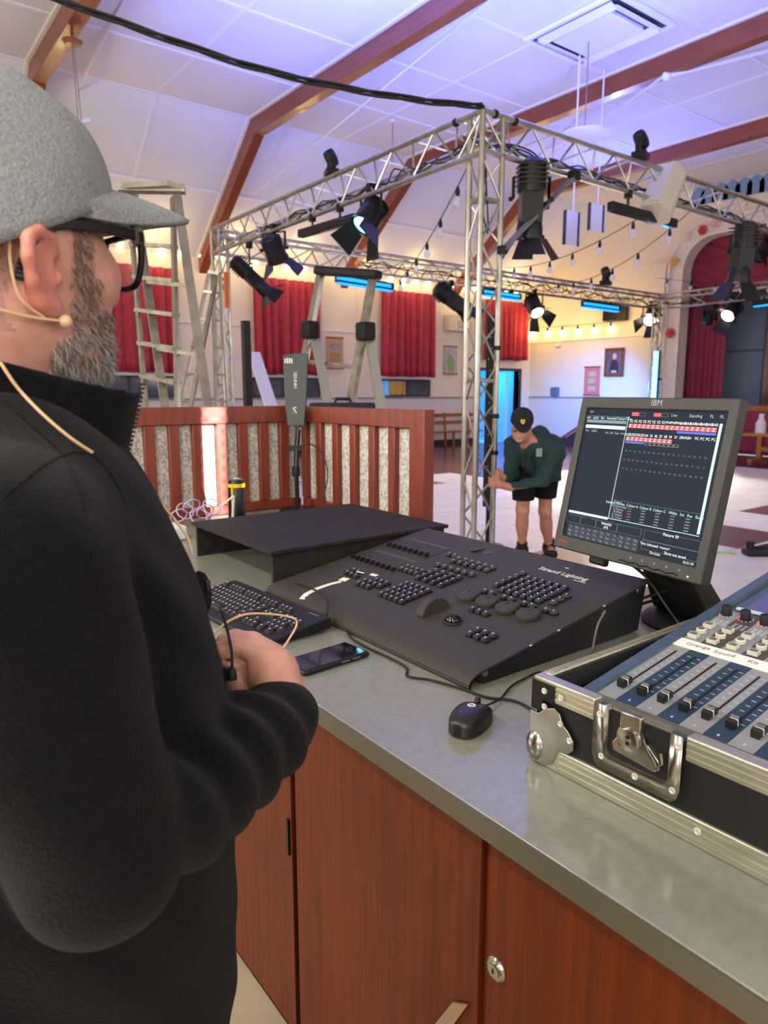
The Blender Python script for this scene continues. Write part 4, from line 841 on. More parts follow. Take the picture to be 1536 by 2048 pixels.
for k, s in enumerate(('31', '32', 'WASH', '', 'PC', 'PC', 'PC', 'PC')): stext(s, .70+k*.034, .18, .0085, WHT)
srect(BLU_, .352, .23, .49, .243)
for k in range(7): u = .50+k*.033; sbox(GRY, u, .23, u+.03, .248, .0015)
for k in range(18): stext('Z', .365+k*.033, .118, .010, '#f4d8d8')
for k in range(10): stext('Z', .365+k*.033, .212, .010, '#f4d8d8')
for u in (.36, .52): srect(RED, u, .02, u+.05, .045); sbox(DG, u+.055, .02, u+.1, .045)
for s, u in (('Live', .66), ('Standing', .80), ('PL', .90), ('PL', .96)): stext(s, u, .032, .0095, GRY)
stext('Number   Label   Ext   Intensity/Colour/Time', .165, .07, .0085, TEAL); stext('No.   Label', .06, .17, .0085, GRY); stext('Use  Sub  Type  Group', .265, .178, .007, GRY)
for r in range(3):
    for k in range(17): stext('%d' % (40+r*17+k), .37+k*.034, .30+r*.065, .006, DG)
srect(DG, .345, .66, .955, .662); stext('Intensity Motion  Colour A  Colour B  Colour C   White   Iris   Pos   Gobo   IE1', .66, .685, .0085, TEAL); stext('Fixture', .39, .675, .0085, GRY)
for r in range(5):
    stext(('10 CDIntensity', '21 Fixture', '30 Wash', '31 Fixture', '32 Colour')[r], .40, .705+r*.02, .0075, GRY)
    for k, c in enumerate(('#5a2a30', '#3f5560', '#4a5c66', '#44484f', '#4a5c66')): srect(c, .47+k*.1, .702+r*.02, .50+k*.1, .71+r*.02)
for b_ in ((.0, .83, .12, .89), (.12, .83, .25, .89), (.25, .83, .42, .89), (.42, .83, .6, .89), (.62, .83, .99, .90), (.62, .90, .99, .965)): sbox(DG, *b_, .002)
stext('Intensity\n47%', .335, .86, .009, WHT); stext('Fixture 30', .80, .835, .0095, WHT); stext('Two Selected: <none>', .71, .925, .0085, WHT); stext('Show not saved', .85, .955, .0085, WHT); stext('On-Line', .72, .975, .0085, WHT); stext('16:51:35', .94, .985, .008, WHT)
for i in range(3):
    for k in range(11): sbox(DG, .03+k*.052, .905+i*.03, .03+k*.052+.045, .93+i*.03, .0015); stext(random.choice(('Full', 'Rem', 'At', 'Cue', 'Grp')), .052+k*.052, .918+i*.03, .0065, GRY)
for c, mb in SC.items(): o = mpart(mb, 'screen_panel', smat(c, .5), scrn); o['kind'] = 'stuff'
for c, L in ST.items():
    mb = MB()
    for s, u, v, size in L:
        if not s: continue
        me = text(s, size, M_white, 0); x, y = sp(u, v); mb.add([(p.co.x+x, p.co.y+y, -.0072) for p in me.vertices], [tuple(p.vertices) for p in me.polygons]); bpy.data.meshes.remove(me)
    o = mpart(mb, 'screen_text', smat(c, .55), scrn, fixn=False); o['kind'] = 'stuff'
put(text('IBM', .019, mat('badge_silver', '#9a98a4', .4)), 'badge', mon, None, mx=MW[mon.name].inverted() @ MF @ Matrix.Translation((.015, hh-.0125, .0006)))
o = put(text('ThinkVision', .0075, mat('badge_red', '#d0353c', .5)), 'badge', mon, None, mx=MW[mon.name].inverted() @ MF @ Matrix.Translation((-hw+.03, -hh+.019, .0006)))
for k in range(5): mpart(MB().lathe((.03+k*.032, -hh+.02, 0), [(.003, 0), (.003, .0006)], n=10), 'icon', MATS['grey_print'], bz)
mb = MB().tube([(.0+i*.006, -hh+.009+.0018*math.sin(i*1.1), .0015) for i in range(27)], .0016, 5); mpart(mb, 'button_strip', M_key, bz)
mpart(MB().lathe((hw-.034, -hh+.011, .0003), [(.002, 0), (.0015, .001)], n=8), 'power_light', emat('green_led', '#a8ff9a', 4), bz)
mpart(MB().box((-.085, -hh-.004, -.03), (.05, .03, .02)), 'cable_clip', M_black, bevel=.006)
# stand: tapering neck from the foot to the panel's back
top = MF @ V((.0, -.06, -.055)); mb = MB(); n = 10
for i in range(n+1):
    t_ = i/n; c = lerp(base_c+V((0, .0, .03)), top, t_); wv = .085*(1-t_)+.05*t_; dv = .045*(1-t_)+.02*t_
    for sx, sy in ((-1, -1), (1, -1), (1, 1), (-1, 1)): p = c+mr*sx*wv+mback*sy*dv; mb.v.append(tuple(p))
mb.f += [(i*4+k, i*4+(k+1) % 4, i*4+4+(k+1) % 4, i*4+4+k) for i in range(n) for k in range(4)]+[(3, 2, 1, 0), (n*4, n*4+1, n*4+2, n*4+3)]
mb.build('neck', M_black, mon, bevel=.008)
MB().lathe(base_c, [(.118, 0), (.12, .008), (.11, .02), (.075, .032)], n=36).build('foot', M_black, mon)
# ================================================================== MIXER IN ITS FLIGHT CASE
FX, FY, FT = .821, .692, 1.064
fc = thing('flight_case', 'black and aluminium flight case tray holding the mixing desk', 'flight case', (1.15, .1, CZ))
YE, XE = -.62, 1.50
MB().span((FX+.004, YE, CZ+.012), (FX+.014, FY-.004, FT-.01)).build('front_panel', M_lam, fc); MB().span((FX+.014, FY-.014, CZ+.012), (XE, FY-.004, FT-.01)).build('side_panel', M_lam, fc)
MB().span((FX+.014, YE, CZ+.01), (XE, FY-.014, CZ+.02)).build('floor_panel', M_lam, fc); MB().span((XE-.01, YE, CZ+.012), (XE, FY-.014, FT-.01)).build('back_panel', M_lam, fc)
LY0, LY1 = .577, .441
def extr(a, b, w, h, name, ax):
    """ridged aluminium angle lying along a-b"""
    mb = MB().span(a, b); mb.build(name, M_case_al, fc, bevel=.0025)
extr((FX-.001, LY0+.002, FT-.034), (FX+.02, FY, FT), 0, 0, 'top_rail', 'y'); extr((FX-.001, YE, FT-.034), (FX+.02, LY1-.002, FT), 0, 0, 'top_rail', 'y')
extr((FX-.001, YE, CZ), (FX+.006, FY-.02, CZ+.038), 0, 0, 'bottom_rail', 'y'); extr((FX+.02, FY-.016, FT-.03), (XE, FY+.001, FT), 0, 0, 'side_rail', 'x'); extr((FX+.01, FY-.006, CZ), (XE, FY+.001, CZ+.036), 0, 0, 'bottom_rail', 'x')
for z in (FT-.027, FT-.018, FT-.0095):
    for a, b in ((LY0+.004, FY-.03), (YE, LY1-.004)): MB().span((FX-.0022, a, z-.0013), (FX, b, z+.0013)).build('ridge', M_case_al, fc)
for z in (CZ+.009, CZ+.019, CZ+.029): MB().span((FX-.0022, YE, z-.0014), (FX, FY-.055, z+.0014)).build('ridge', M_case_al, fc)
for y in (FY-.006, FY-.012): MB().span((FX+.03, y-.001, FT), (XE, y+.001, FT+.0015)).build('ridge', M_case_al, fc)
MB().span((FX+.02, FY-.022, FT-.035), (XE-.02, FY-.015, FT-.004)).build('foam_lining', mat('black_foam', '#1a1a1c', .95, bump=.8, bscale=250), fc)
rv = MB().lathe((0, 0, 0), [(.0052, 0), (.0048, .0016), (.003, .0022), (.002, .0012)], n=14).mesh('rivet', mat('rivet_white', '#d8d5cc', .35, .5))
IF = MW[fc.name].inverted(); RX = Matrix.Rotation(-math.pi/2, 4, 'Y')
def rivet(u, v): q = at_x(u, v, FX-.0035); put(rv, 'rivet', fc, None, mx=IF @ Matrix.Translation(q) @ RX)
mb = MB().prism([(FX-.0035, y, z) for y, z in ((FY+.0015, FT-.006), (FY-.042, FT-.006), (FY-.042, FT-.034), (FY-.021, FT-.034), (FY-.021, FT-.054), (FY+.0015, FT-.054))], (.003, 0, 0)); mb.build('corner_brace', M_blackm, fc)
for u, v in ((1089, 1382), (1122, 1396), (1089, 1413), (1121, 1448), (1139, 1482)): rivet(u, v)
# ball corner with its clover plate
q = at_x(1088, 1490, FX-.004)
mb = MB().prism([(FX-.004, FY+.003-o_, CZ+z) for o_, z in ((0, .085), (.016, .085), (.030, .098), (.046, .104), (.057, .098), (.063, .084), (.074, .076), (.084, .064), (.084, .050), (.074, .040), (.056, .038), (.046, .012), (.03, .003), (0, .003))], (.0034, 0, 0)); mb.build('corner_plate', M_chrome, fc, bevel=.0008)
MB().ball((FX+.006, FY-.008, CZ+.029), .0265, 18, (.72, .75, 1.05)).build('ball_corner', M_chrome, fc)
# butterfly latch in a recessed dish
mb = MB(); O = [(LY0, FT-.002), (LY0, .985), (LY0-.004, .973), (LY0-.012, .966), (LY1+.012, .966), (LY1+.004, .973), (LY1, .985), (LY1, FT-.002)]; I = [(LY0-.017, FT-.002), (LY0-.017, .995), (LY0-.02, .988), (LY0-.026, .985), (LY1+.026, .985), (LY1+.02, .988), (LY1+.017, .995), (LY1+.017, FT-.002)]
n = 8; vs = [(FX-.004, y, z) for y, z in O]+[(FX-.004, y, z) for y, z in I]+[(FX+.01, y+.003*(1 if y < .5 else -1), z+.002) for y, z in I]
mb.add(vs, [(i, i+1, n+i+1, n+i) for i in range(n-1)]+[(n+i, n+i+1, 2*n+i+1, 2*n+i) for i in range(n-1)]+[tuple(range(2*n, 3*n))])
lt = mb.build('latch_dish', M_chrome, fc, solid=.0012)
for u, v in ((1200, 1428), (1203, 1512), (1270, 1553), (1345, 1581), (1357, 1492)): rivet(u, v)
yc = (LY0+LY1)/2+.006
mb = MB().prism([(FX+.006, y, z) for y, z in ((yc+.033, 1.01), (yc+.03, .999), (yc-.034, .994), (yc-.042, 1.0), (yc-.04, 1.012), (yc-.022, 1.028), (yc+.018, 1.032))], (-.006, 0, 0)); mb.build('latch_plate', M_chrome, lt, bevel=.001)
MB().lathe((FX+.002, yc+.002, 1.028), [(.021, 0), (.021, .006), (.0165, .0065), (.0165, .011), (.0145, .012), (.004, .0115)], (-1, 0, 0), 26).build('latch_knob', M_chrome, lt)
for dz in (-.004, .005): MB().lathe((FX-.0098, yc+.002, 1.028+dz), [(.0028, 0), (.0028, .0006)], (-1, 0, 0), 10).build('knob_hole', M_blackm, lt)
MB().span((FX-.006, yc-.014, 1.04), (FX+.004, yc+.018, FT+.001)).build('latch_hook', M_chrome, lt, bevel=.002)
MB().tube([(FX-.001, yc-.012, 1.04), (FX-.004, yc-.026, 1.022), (FX-.004, yc-.04, 1.005), (FX-.002, yc-.046, 1.012), (FX-.001, yc-.043, 1.026)], .0022, 8).build('latch_spring', M_chrome, lt)
MB().cyl((FX-.0035, yc-.034, 1.003), (FX+.002, yc-.034, 1.003), .0042, 10).build('latch_screw', M_chrome, lt); MB().cyl((FX-.0035, yc+.022, 1.012), (FX+.002, yc+.022, 1.012), .003, 10).build('latch_screw', M_wood, lt)
q = at_x(1397, 1634, FX-.003); put(rv, 'rivet', fc, None, mx=IF @ Matrix.Translation((FX-.0025, q.y, CZ+.024)) @ RX)
# ------------------------------------------------------------------ mixing desk
MSL = .1544
def mz(x): return 1.042+MSL*(x-.898)
mx_ = thing('mixing_desk', 'blue and grey audio mixing desk with rows of faders', 'mixing desk', (1.15, .1, CZ+.02))
Yl = .648
mb = MB().prism([(x, -.6, z) for x, z in ((.852, CZ+.021), (.852, 1.028), (.868, mz(.868)-.002), (1.485, mz(1.485)-.002), (1.485, CZ+.021))], (0, Yl-.02+.6, 0)); mb.build('body', M_mixblue, mx_, bevel=.003)
mb = MB().prism([(x, Yl-.026, z) for x, z in ((.86, 1.0), (.862, mz(.862)+.002), (.875, mz(.875)+.005), (1.48, mz(1.48)+.006), (1.48, 1.0))], (0, .024, 0)); mb.build('side_cheek', M_mixblue, mx_, bevel=.004)
Rm_ = Matrix.Rotation(-math.atan(MSL), 4, 'Y'); IM = MW[mx_.name].inverted()
def plate(x0, x1, y0, y1, h, name, m, parent=None): return MB().prism([(x0, y0, mz(x0)), (x1, y0, mz(x1)), (x1, y1, mz(x1)), (x0, y1, mz(x0))], (0, 0, h)).build(name, m, parent or mx_)
MB().prism([(.853, -.6, 1.0), (.853, Yl-.026, 1.0), (.886, Yl-.026, mz(.886)-.001), (.886, -.6, mz(.886)-.001)], (-.004, 0, .004)).build('front_rail', mat('mixer_front', '#45443f', .5), mx_)
cap = MB().add([(x, y, z) for (x, z) in ((-.0125, 0), (-.0115, .010), (-.005, .0125), (-.001, .0085), (.001, .0085), (.005, .0125), (.0115, .010), (.0125, 0)) for y in (-.0058, .0058)], [(2*i, 2*i+1, 2*i+3, 2*i+2) for i in range(7)]+[(14, 15, 1, 0), tuple(range(0, 16, 2)), tuple(range(15, 0, -2))]).mesh('fader_cap', M_key)
line = MB().box((0, 0, .0089), (.0022, .0117, .0008)).box((0, -.006, .0046), (.0018, .0006, .009)).mesh('cap_line', M_white)
slot = MB().box((0, 0, .0008), (.152, .0028, .0008)).mesh('fader_slot', mat('slot_black', '#08080a', .5))
tick = MB()
for k in range(9):
    for s in (-1, 1): tick.box((-.062+k*.0165, s*.0085, .0008), (.0008, .0065, .0004))
tick = tick.mesh('scale_marks', mat('scale_print', '#c4ccd0', .6))
btns = {'r': MB().box((0, 0, .0035), (.0135, .0165, .007)).mesh('button', M_btn), 'o': MB().lathe((0, 0, 0), [(.0085, 0), (.0085, .006), (.007, .007)], n=18).mesh('button', M_btn)}
btop = {'r': MB().box((0, 0, .0072), (.009, .0125, .0006)).mesh('button_face', mat('button_olive', '#6a6653', .4)), 'o': MB().lathe((0, 0, .0069), [(.006, 0), (.0055, .0006)], n=16).mesh('button_face', MATS['button_olive'])}
knob = MB().lathe((0, 0, 0), [(.0088, 0), (.0085, .016), (.0075, .0175), (.002, .0175)], n=20).mesh('knob', M_rubber)
led = MB().lathe((0, 0, 0), [(.0011, 0), (.0008, .001)], n=6).mesh('indicator', emat('red_led', '#ff3a20', 5)); ledo = MB().lathe((0, 0, 0), [(.0011, 0), (.0008, .001)], n=6).mesh('indicator', M_white)
def mput(me, name, x, y, dz=.0016, par=None, rot=0): return put(me, name, mx_ if par is None else par, None, mx=IM @ Matrix.Translation((x, y, mz(x)+dz)) @ Rm_ @ Matrix.Rotation(rot, 4, 'Z'))
for k in range(14):
    y = .607-k*.0343; m = M_mixgrey if k % 2 == 0 else M_mixdark
    plate(.887, 1.098, y-.017, y+.017, .0008, 'channel_strip', m)
    mput(slot, 'fader_slot', 1.0, y-.003, .0006); o = mput(tick, 'scale_marks', 1.0, y-.003, .0006); o['kind'] = 'stuff'
    c = mput(cap, 'fader_cap', .931, y-.003, .002); l = put(line, 'cap_line', c, (0, 0, 0))
    plate(1.122, 1.272, y-.0168, y+.0168, .0008, 'channel_strip', M_mixgrey if k % 2 == 0 else MATS['mixer_front'])
    for x, s in ((1.137, 'r'), (1.162, 'o'), (1.187, 'r')): b = mput(btns[s], 'button', x, y+.002); put(btop[s], 'button_face', b, (0, 0, 0))
    kn = mput(knob, 'knob', 1.251, y+.004)
    for j in range(9):
        a = math.radians(-220+j*32); o = mput(led if j < 4 else ledo, 'indicator', 1.251+.0125*math.sin(a), y+.004-.0125*math.cos(a))
    tk = MB()
    for i in range(4):
        for j in range(3): tk.box((1.206+i*.006, y-.011+j*.009, mz(1.206+i*.006)+.0012), (.0016, .005, .0006))
    tk.build('legend', MATS['scale_print'], mx_)['kind'] = 'stuff'
    put(text('%d' % (k+1), .008, MATS['scale_print']), 'channel_number', mx_, None, mx=IM @ Matrix.Translation((.897, y, mz(.897)+.0014)) @ Rm_ @ Matrix.Rotation(-math.pi/2, 4, 'Z'))
plate(1.29, 1.47, -.58, .6, .001, 'display_panel', mat('mixer_violet', '#4b4d74', .3)); plate(1.283, 1.288, -.58, .61, .004, 'panel_trim', MATS['scale_print'])
tp = MB().prism([(1.094, Yl-.012, mz(1.094)), (1.122, Yl-.004, mz(1.122)), (1.126, -.5, mz(1.126)), (1.096, -.5, mz(1.096))], (0, 0, .0022)).build('tape_label', mat('white_tape', '#e2e6e0', .6), mx_)
M_ink = mat('pencil_ink', '#8a8c8e', .8)
for s, y in (('Orange', .585), ('Sound', .54), ('Kit', .494), ('dig', .45), ('Kit', .405), ('dig', .36), ('out', .31)):
    put(text(s, .0135, M_ink), 'handwriting', tp, None, mx=IM @ Matrix.Translation((1.109, y, mz(1.109)+.0026)) @ Rm_ @ Matrix.Rotation(-math.pi/2+.1, 4, 'Z'))
# ================================================================== LADDERS AND THINGS BEYOND THE SCREENS
def leg(pa, da, pb, db):
    a, b = at_d(*pa, da), at_d(*pb, db); t_ = a.z/(a.z-b.z); return a, a+(b-a)*t_
t = thing('step_ladder', 'tall aluminium step ladder beside the capped man', 'ladder', (0, 0, 0)); root = t
A, Ab = leg((258, 392), 6.0, (291, 810), 6.0); B, Bb = leg((346, 395), 5.6, (355, 812), 5.6); Cc, Cb = leg((354, 392), 5.55, (416, 812), 5.3); D_, Db = leg((268, 390), 6.0, (330, 812), 5.75)
def place_root(t, c): Mx = Matrix.Translation(V(c)); t.matrix_world = Mx; MW[t.name] = Mx
place_root(t, ((Ab.x+Cb.x)/2, (Ab.y+Cb.y)/2, 0))
for a, b, m in ((A, Ab, M_alud), (B, Bb, M_alu), (Cc, Cb, M_alu), (D_, Db, M_alud)): MB().bar(a, b, .065, .028).build('rail', m, t)
for k in range(11):
    f = .04+k*.088; a, b = lerp(A, Ab, f), lerp(B, Bb, f); MB().bar(a, b, .075, .03).build('tread', M_alud, t)
    if k % 2 == 0: a, b = lerp(D_, Db, f+.02), lerp(Cc, Cb, f+.02); MB().bar(a, b, .03, .03).build('rung', M_alud, t)
MB().prism([A+V((-.05, .1, .03)), B+V((.1, -.02, .03)), B+V((.05, -.12, .03)), A+V((-.1, -.02, .03))], (0, 0, .05)).build('platform', M_alud, t)
MB().bar(at_d(262, 375, 5.85), at_d(352, 370, 5.5), .16, .04).build('top_cap', M_alu, t)
t = thing('step_ladder', 'smaller distant step ladder between tall ladder and truss post', 'ladder', (0, 0, 0))
A, Ab = leg((418, 545), 9.0, (366, 790), 9.0); B, Bb = leg((434, 548), 9.0, (384, 800), 8.8); Cc, Cb = leg((424, 545), 9.1, (432, 800), 9.6); D_, Db = leg((440, 548), 9.0, (455, 806), 9.3); place_root(t, ((Ab.x+Db.x)/2, (Ab.y+Db.y)/2, 0))
for a, b in ((A, Ab), (B, Bb), (Cc, Cb), (D_, Db)): MB().bar(a, b, .06, .03).build('rail', M_alu, t)
for k in range(8): f = .08+k*.115; MB().bar(lerp(A, Ab, f), lerp(B, Bb, f), .08, .03).build('tread', M_alu, t); MB().bar(lerp(Cc, Cb, f), lerp(D_, Db, f), .03, .03).build('rung', M_alu, t)
MB().bar(A, D_, .12, .04).build('top_cap', M_alu, t)
t = thing('folding_ladder', 'telescopic folding ladder with a black head and black hinge blocks', 'ladder', (0, 0, 0))
d1, d2 = 6.2, 5.9
A, Ab = leg((641, 548), d1, (612, 705), d1); B, Bb = leg((745, 558), d2, (702, 800), d2); E1, E1b = leg((628, 668), d1, (657, 812), d1-.4); E2, E2b = leg((738, 672), d2, (762, 812), d2-.4); place_root(t, ((Ab.x+E2b.x)/2, (Ab.y+E2b.y)/2, 0))
for a, b, m in ((A, Ab, M_alu), (B, Bb, M_alud), (E1, E1b, M_case_al), (E2, E2b, M_case_al)): MB().bar(a, b, .07, .045).build('rail', m, t)
MB().bar(at_d(634, 541, d1), at_d(758, 550, d2-.05), .12, .075).build('head', M_black, t, bevel=.02)
for p, d in (((620, 660), d1-.05), ((731, 663), d2-.05)): MB().box(at_d(*p, d), (.13, .13, .15)).build('hinge_block', M_black, t, bevel=.02)
for f in (.3, .5, .7, .9): MB().tube([lerp(A, Ab, f), lerp(B, Bb, f)], .018, 8).build('rung', M_alud, t); MB().tube([lerp(E1, E1b, f), lerp(E2, E2b, f)], .018, 8).build('rung', M_alud, t)
q = lerp(A, Ab, .43); MB().bar(q, lerp(A, Ab, .56), .076, .05).build('orange_band', mat('orange_band', '#d8691e', .5), t)
q = at_d(494, 740, 5.0); one(MB().box((q.x, q.y, 1.02), (.05, .05, 2.04-.1)).box((q.x, q.y, .02), (.3, .3, .03)), 'black_post', M_black, 'slim black upright post behind the slatted screen', 'post', (q.x, q.y, 0))
a, b = leg((508, 706), 7.0, (540, 806), 6.7); one(MB().bar(a, b, .12, .03), 'leaning_plank', mat('pale_plank', '#cfc6de', .5), 'pale plank leaning before the second red curtain', 'plank', tuple(b))
a = at_d(622, 806, 4.6); b = at_d(750, 806, 4.6); c = (a+b)/2; ang_ = math.atan2((b-a).y, (b-a).x); Rz = Matrix.Rotation(ang_, 3, 'Z'); t = thing('black_case', 'black carrying case with a top handle standing behind the slatted screen', 'case', (c.x, c.y, 0), ang_)
W_ = (b-a).length; MB().box((0, 0, .715), (W_, .3, 1.43)).build('body', M_black, t, W=False, bevel=.015)
MB().tube([(-.05, 0, 1.43), (-.045, 0, 1.455), (.045, 0, 1.455), (.05, 0, 1.43)], .011, 8).build('handle', M_black, t, W=False)
# orange strap on the far post
q = at_x(455, 575, X0); one(MB().box((X0+.1, Y1-.22, q.z), (.06, .05, .5)), 'orange_strap', MATS['orange_band'], 'orange strap hanging on the far left truss post', 'strap', (X0+.1, Y1-.22, q.z-.25), bevel=.01)
# tall black speaker column and black clamps on the near post
c = at_d(985, 700, 6.6); t = thing('column_speaker', 'slim black column strapped behind the near truss post', 'loudspeaker', (c.x, c.y, 0))
zt = at_d(985, 632, 6.6).z; MB().box((c.x, c.y, zt/2+.2), (.075, .1, zt-.4)).build('cabinet', M_black, t, bevel=.01)
for k in range(14): MB().ball((c.x-.036, c.y-.03+.02*(k % 3), .7+k*.1), .007, 6).build('speck_light', M_white, t)
MB().lathe((c.x, c.y, 0), [(.16, 0), (.16, .02), (.025, .03), (.025, .45)], n=18).build('base', M_blackm, t)
for z in (at_x(985, 697, X0+.24).z, at_x(985, 832, X0+.24).z, at_x(985, 905, X0+.24).z): MB().lathe((X0+.24, Y0, z-.02), [(.036, 0), (.036, .04)], n=12).build('clamp_band', M_rubber, truss)
# benches along the left wall
def bench(x0, x1, lb):
    t = thing('bench', lb, 'bench', ((x0+x1)/2, 14.55, 0), group='wooden benches along the left wall')
    MB().span((x0, 14.35, .40), (x1, 14.72, .44)).build('seat', M_wood, t, bevel=.008)
    for z in (.62, .82): MB().span((x0, 14.74, z), (x1, 14.77, z+.09)).build('back_rail', M_wood, t, bevel=.008)
    for x in (x0+.2, (x0+x1)/2, x1-.2):
        MB().bar((x, 14.72, .0), (x, 14.79, .93), .05, .05).build('leg', M_wood, t); MB().bar((x, 14.4, 0), (x, 14.4, .4), .05, .05).build('leg', M_wood, t)
bench(9.9, 12.1, 'wooden bench with slatted back seen just right of the slatted screen'); bench(12.25, 14.4, 'wooden bench with slatted back beside the blue-lit doorway')
# trolley table, bottle, floor odds and ends
q = at_z(1500, 934, 0); t = thing('trolley_table', 'orange wooden table on castors before the magenta stage skirt', 'table', (15.0, 6.6, 0))
zt = at_x(1500, 865, 15.0).z; y1_ = at_x(1488, 865, 15.0).y
MB().span((14.6, y1_-2.2, zt-.05), (15.4, y1_, zt)).build('tabletop', M_wood, t, bevel=.01)
for y in (y1_-.35, y1_-1.85):
    MB().span((14.95, y-.05, .14), (15.05, y+.05, zt-.05)).build('leg', M_wood, t); MB().span((14.6, y-.05, .08), (15.4, y+.05, .15)).build('foot', M_wood, t)
    for x in (14.65, 15.35): MB().cyl((x, y-.02, .04), (x, y+.02, .04), .04).build('castor', M_alud, t)
MB().span((14.96, y1_-1.85, .3), (15.04, y1_-.35, .38)).build('stretcher', M_wood, t)
q = at_x(1521, 862, 14.8); one(MB().lathe((14.8, q.y, zt), [(.1, 0), (.1, .2), (.05, .3), (.05, .4)], n=14), 'water_bottle', mat('bottle_glass', '#e6e2ea', .1, alpha=.7), 'clear bottle standing on the orange trolley table', 'bottle', (14.8, q.y, zt))
q = at_z(1512, 1112, 0); t = thing('floor_clamp', 'black lighting clamp lying on the white floor tiles', 'clamp', (q.x, q.y, .008), -.7)
MB().box((0, 0, .035), (.22, .16, .07)).build('body', M_blackm, t, W=False, bevel=.02); MB().bar((0, 0, .06), (.3, .1, .1), .05, .04).build('arm', M_blackm, t, W=False); MB().cyl((-.06, 0, .07), (-.06, 0, .13), .035).build('knob', M_blackm, t, W=False)
q = at_z(1448, 1108, 0); one(MB().box((q.x, q.y, .012), (.05, .2, .006), Matrix.Rotation(.5, 3, 'Z')), 'green_tape', mat('green_tape', '#8fd03a', .5), 'strip of bright green tape on the floor beside the clamp', 'tape', (q.x, q.y, .008))
a = at_z(1128, 892, 0); t = thing('folded_ramp', 'dark folded ramp leaning at the stage side wall', 'ramp', (16.2, 12.3, 0))
MB().prism([(16.3, 13.3, 0), (16.3, 11.4, 1.15), (16.3, 11.2, 1.15), (16.3, 11.2, 0)], (.6, 0, 0)).build('wedge', mat('dark_ramp', '#3a2530', .5), t, bevel=.01); MB().bar((16.28, 13.3, .06), (16.28, 11.3, 1.24), .04, .06).build('kerb', M_beam, t)
# ------------------------------------------------------------------ wall fittings
def framed(name, lb, cat, a, b, plane, axis, m, fm=None, group=None, draw=None):
    A = at_y(*a, YL-.03) if axis == 'y' else at_x(*a, XS-.03); B = at_y(*b, YL-.03) if axis == 'y' else at_x(*b, XS-.03)
    c = (A+B)/2; w_ = abs(B.x-A.x) if axis == 'y' else abs(B.y-A.y); h_ = abs(A.z-B.z)
    Fm = frame((c.x, c.y, c.z), (1, 0, 0) if axis == 'y' else (0, -1, 0), (0, 0, 1)); t = thing(name, lb, cat, tuple(c), group=group, Mx=Fm)
    MB().box((0, 0, 0), (w_, h_, .012)).build('sheet', m, t, W=False)
    if fm == 'rod':
        for s in (-1, 1): MB().cyl((-w_*.53, s*h_*.5, .008), (w_*.53, s*h_*.5, .008), .018).build('rod', M_wood, t, W=False)
    elif fm:
        for s in (-1, 1): MB().box((s*w_*.5, 0, .01), (.06, h_+.06, .04)).build('frame_bar', fm, t, W=False); MB().box((0, s*h_*.5, .01), (w_, .06, .04)).build('frame_bar', fm, t, W=False)
    if draw: draw(t, w_, h_)
    return t
def d1_(t, w, h):
    MB().box((0, h*.2, .009), (w*.6, h*.22, .004)).build('print', mat('print_grey', '#7c7a80', .7, col2='#b0a8a8', scale=9), t, W=False); MB().box((0, -h*.15, .009), (w*.6, h*.3, .004)).build('print', mat('print_sand', '#b08a5c', .7, col2='#9c784c', scale=20), t, W=False)
framed('scroll_poster', 'tan scroll poster between the folding ladder legs', 'poster', (653, 674), (686, 737), YL, 'y', mat('tan_paper', '#bd986a', .8), 'rod', 'scroll posters on the walls', d1_)
def d2_(t, w, h):
    for k, (u, v, s) in enumerate(((0, -.1, .3), (.1, -.25, .22), (-.1, .05, .2))): MB().ball((u*w, v*h, .006), s*w, 10, (1, 1.5, .05)).build('print', mat('print_green', '#7f9a5a', .7), t, W=False)
framed('scroll_poster', 'grey and green scroll poster left of the near truss post', 'poster', (889, 692), (914, 748), YL, 'y', mat('grey_paper', '#a4a29c', .8, col2='#b9b7b4', scale=8), 'rod', 'scroll posters on the walls', d2_)
def d3_(t, w, h):
    for v in (.25, 0, -.27): MB().box((0, v*h, .009), (w*.5, h*.18, .004)).build('print', mat('print_straw', '#c8b07a', .7, col2='#a8a08a', scale=14), t, W=False)
framed('scroll_poster', 'pink bordered scroll poster left of the framed portrait', 'poster', (1170, 734), (1198, 790), XS, 'x', mat('pink_paper', '#d0706c', .8), 'rod', 'scroll posters on the walls', d3_)
def d4_(t, w, h):
    MB().ball((0, h*.22, .008), w*.12, 12, (1, 1.3, .1)).build('painted_head', mat('paint_flesh', '#cfa890', .6), t, W=False); MB().prism([(-w*.28, -h*.42, .008), (w*.28, -h*.42, .008), (w*.2, 0, .008), (w*.08, h*.1, .008), (-w*.08, h*.1, .008), (-w*.2, 0, .008)], (0, 0, .003)).build('painted_dress', mat('paint_dark', '#2a2630', .6), t, W=False)
    MB().box((0, -h*.36, .012), (w*.3, h*.08, .003)).build('painted_lap', mat('paint_cream', '#cdbb98', .6), t, W=False)
framed('framed_portrait', 'brown framed portrait painting on the stage side wall', 'picture', (1213, 699), (1245, 750), XS, 'x', mat('paint_ground', '#6e5e66', .6, col2='#5a4a52', scale=5), M_beam, None, d4_)
a, b = at_x(1213, 612, XS-.15), at_x(1252, 640, XS-.15); c = (a+b)/2; t = thing('wall_loudspeaker', 'black loudspeaker bracketed to the stage side wall', 'loudspeaker', (XS, c.y, c.z))
MB().box(c, (.3, abs(a.y-b.y), .42), Matrix.Rotation(.3, 3, 'Z')).build('cabinet', M_black, t, bevel=.01); MB().bar(c, (XS, c.y, c.z), .06, .06).build('bracket', M_blackm, t)
a, b = at_y(893, 628, YL-.12), at_y(938, 665, YL-.12); c = (a+b)/2; t = thing('wall_air_conditioner', 'cream wall air conditioner left of the near truss post', 'air conditioner', tuple(c))
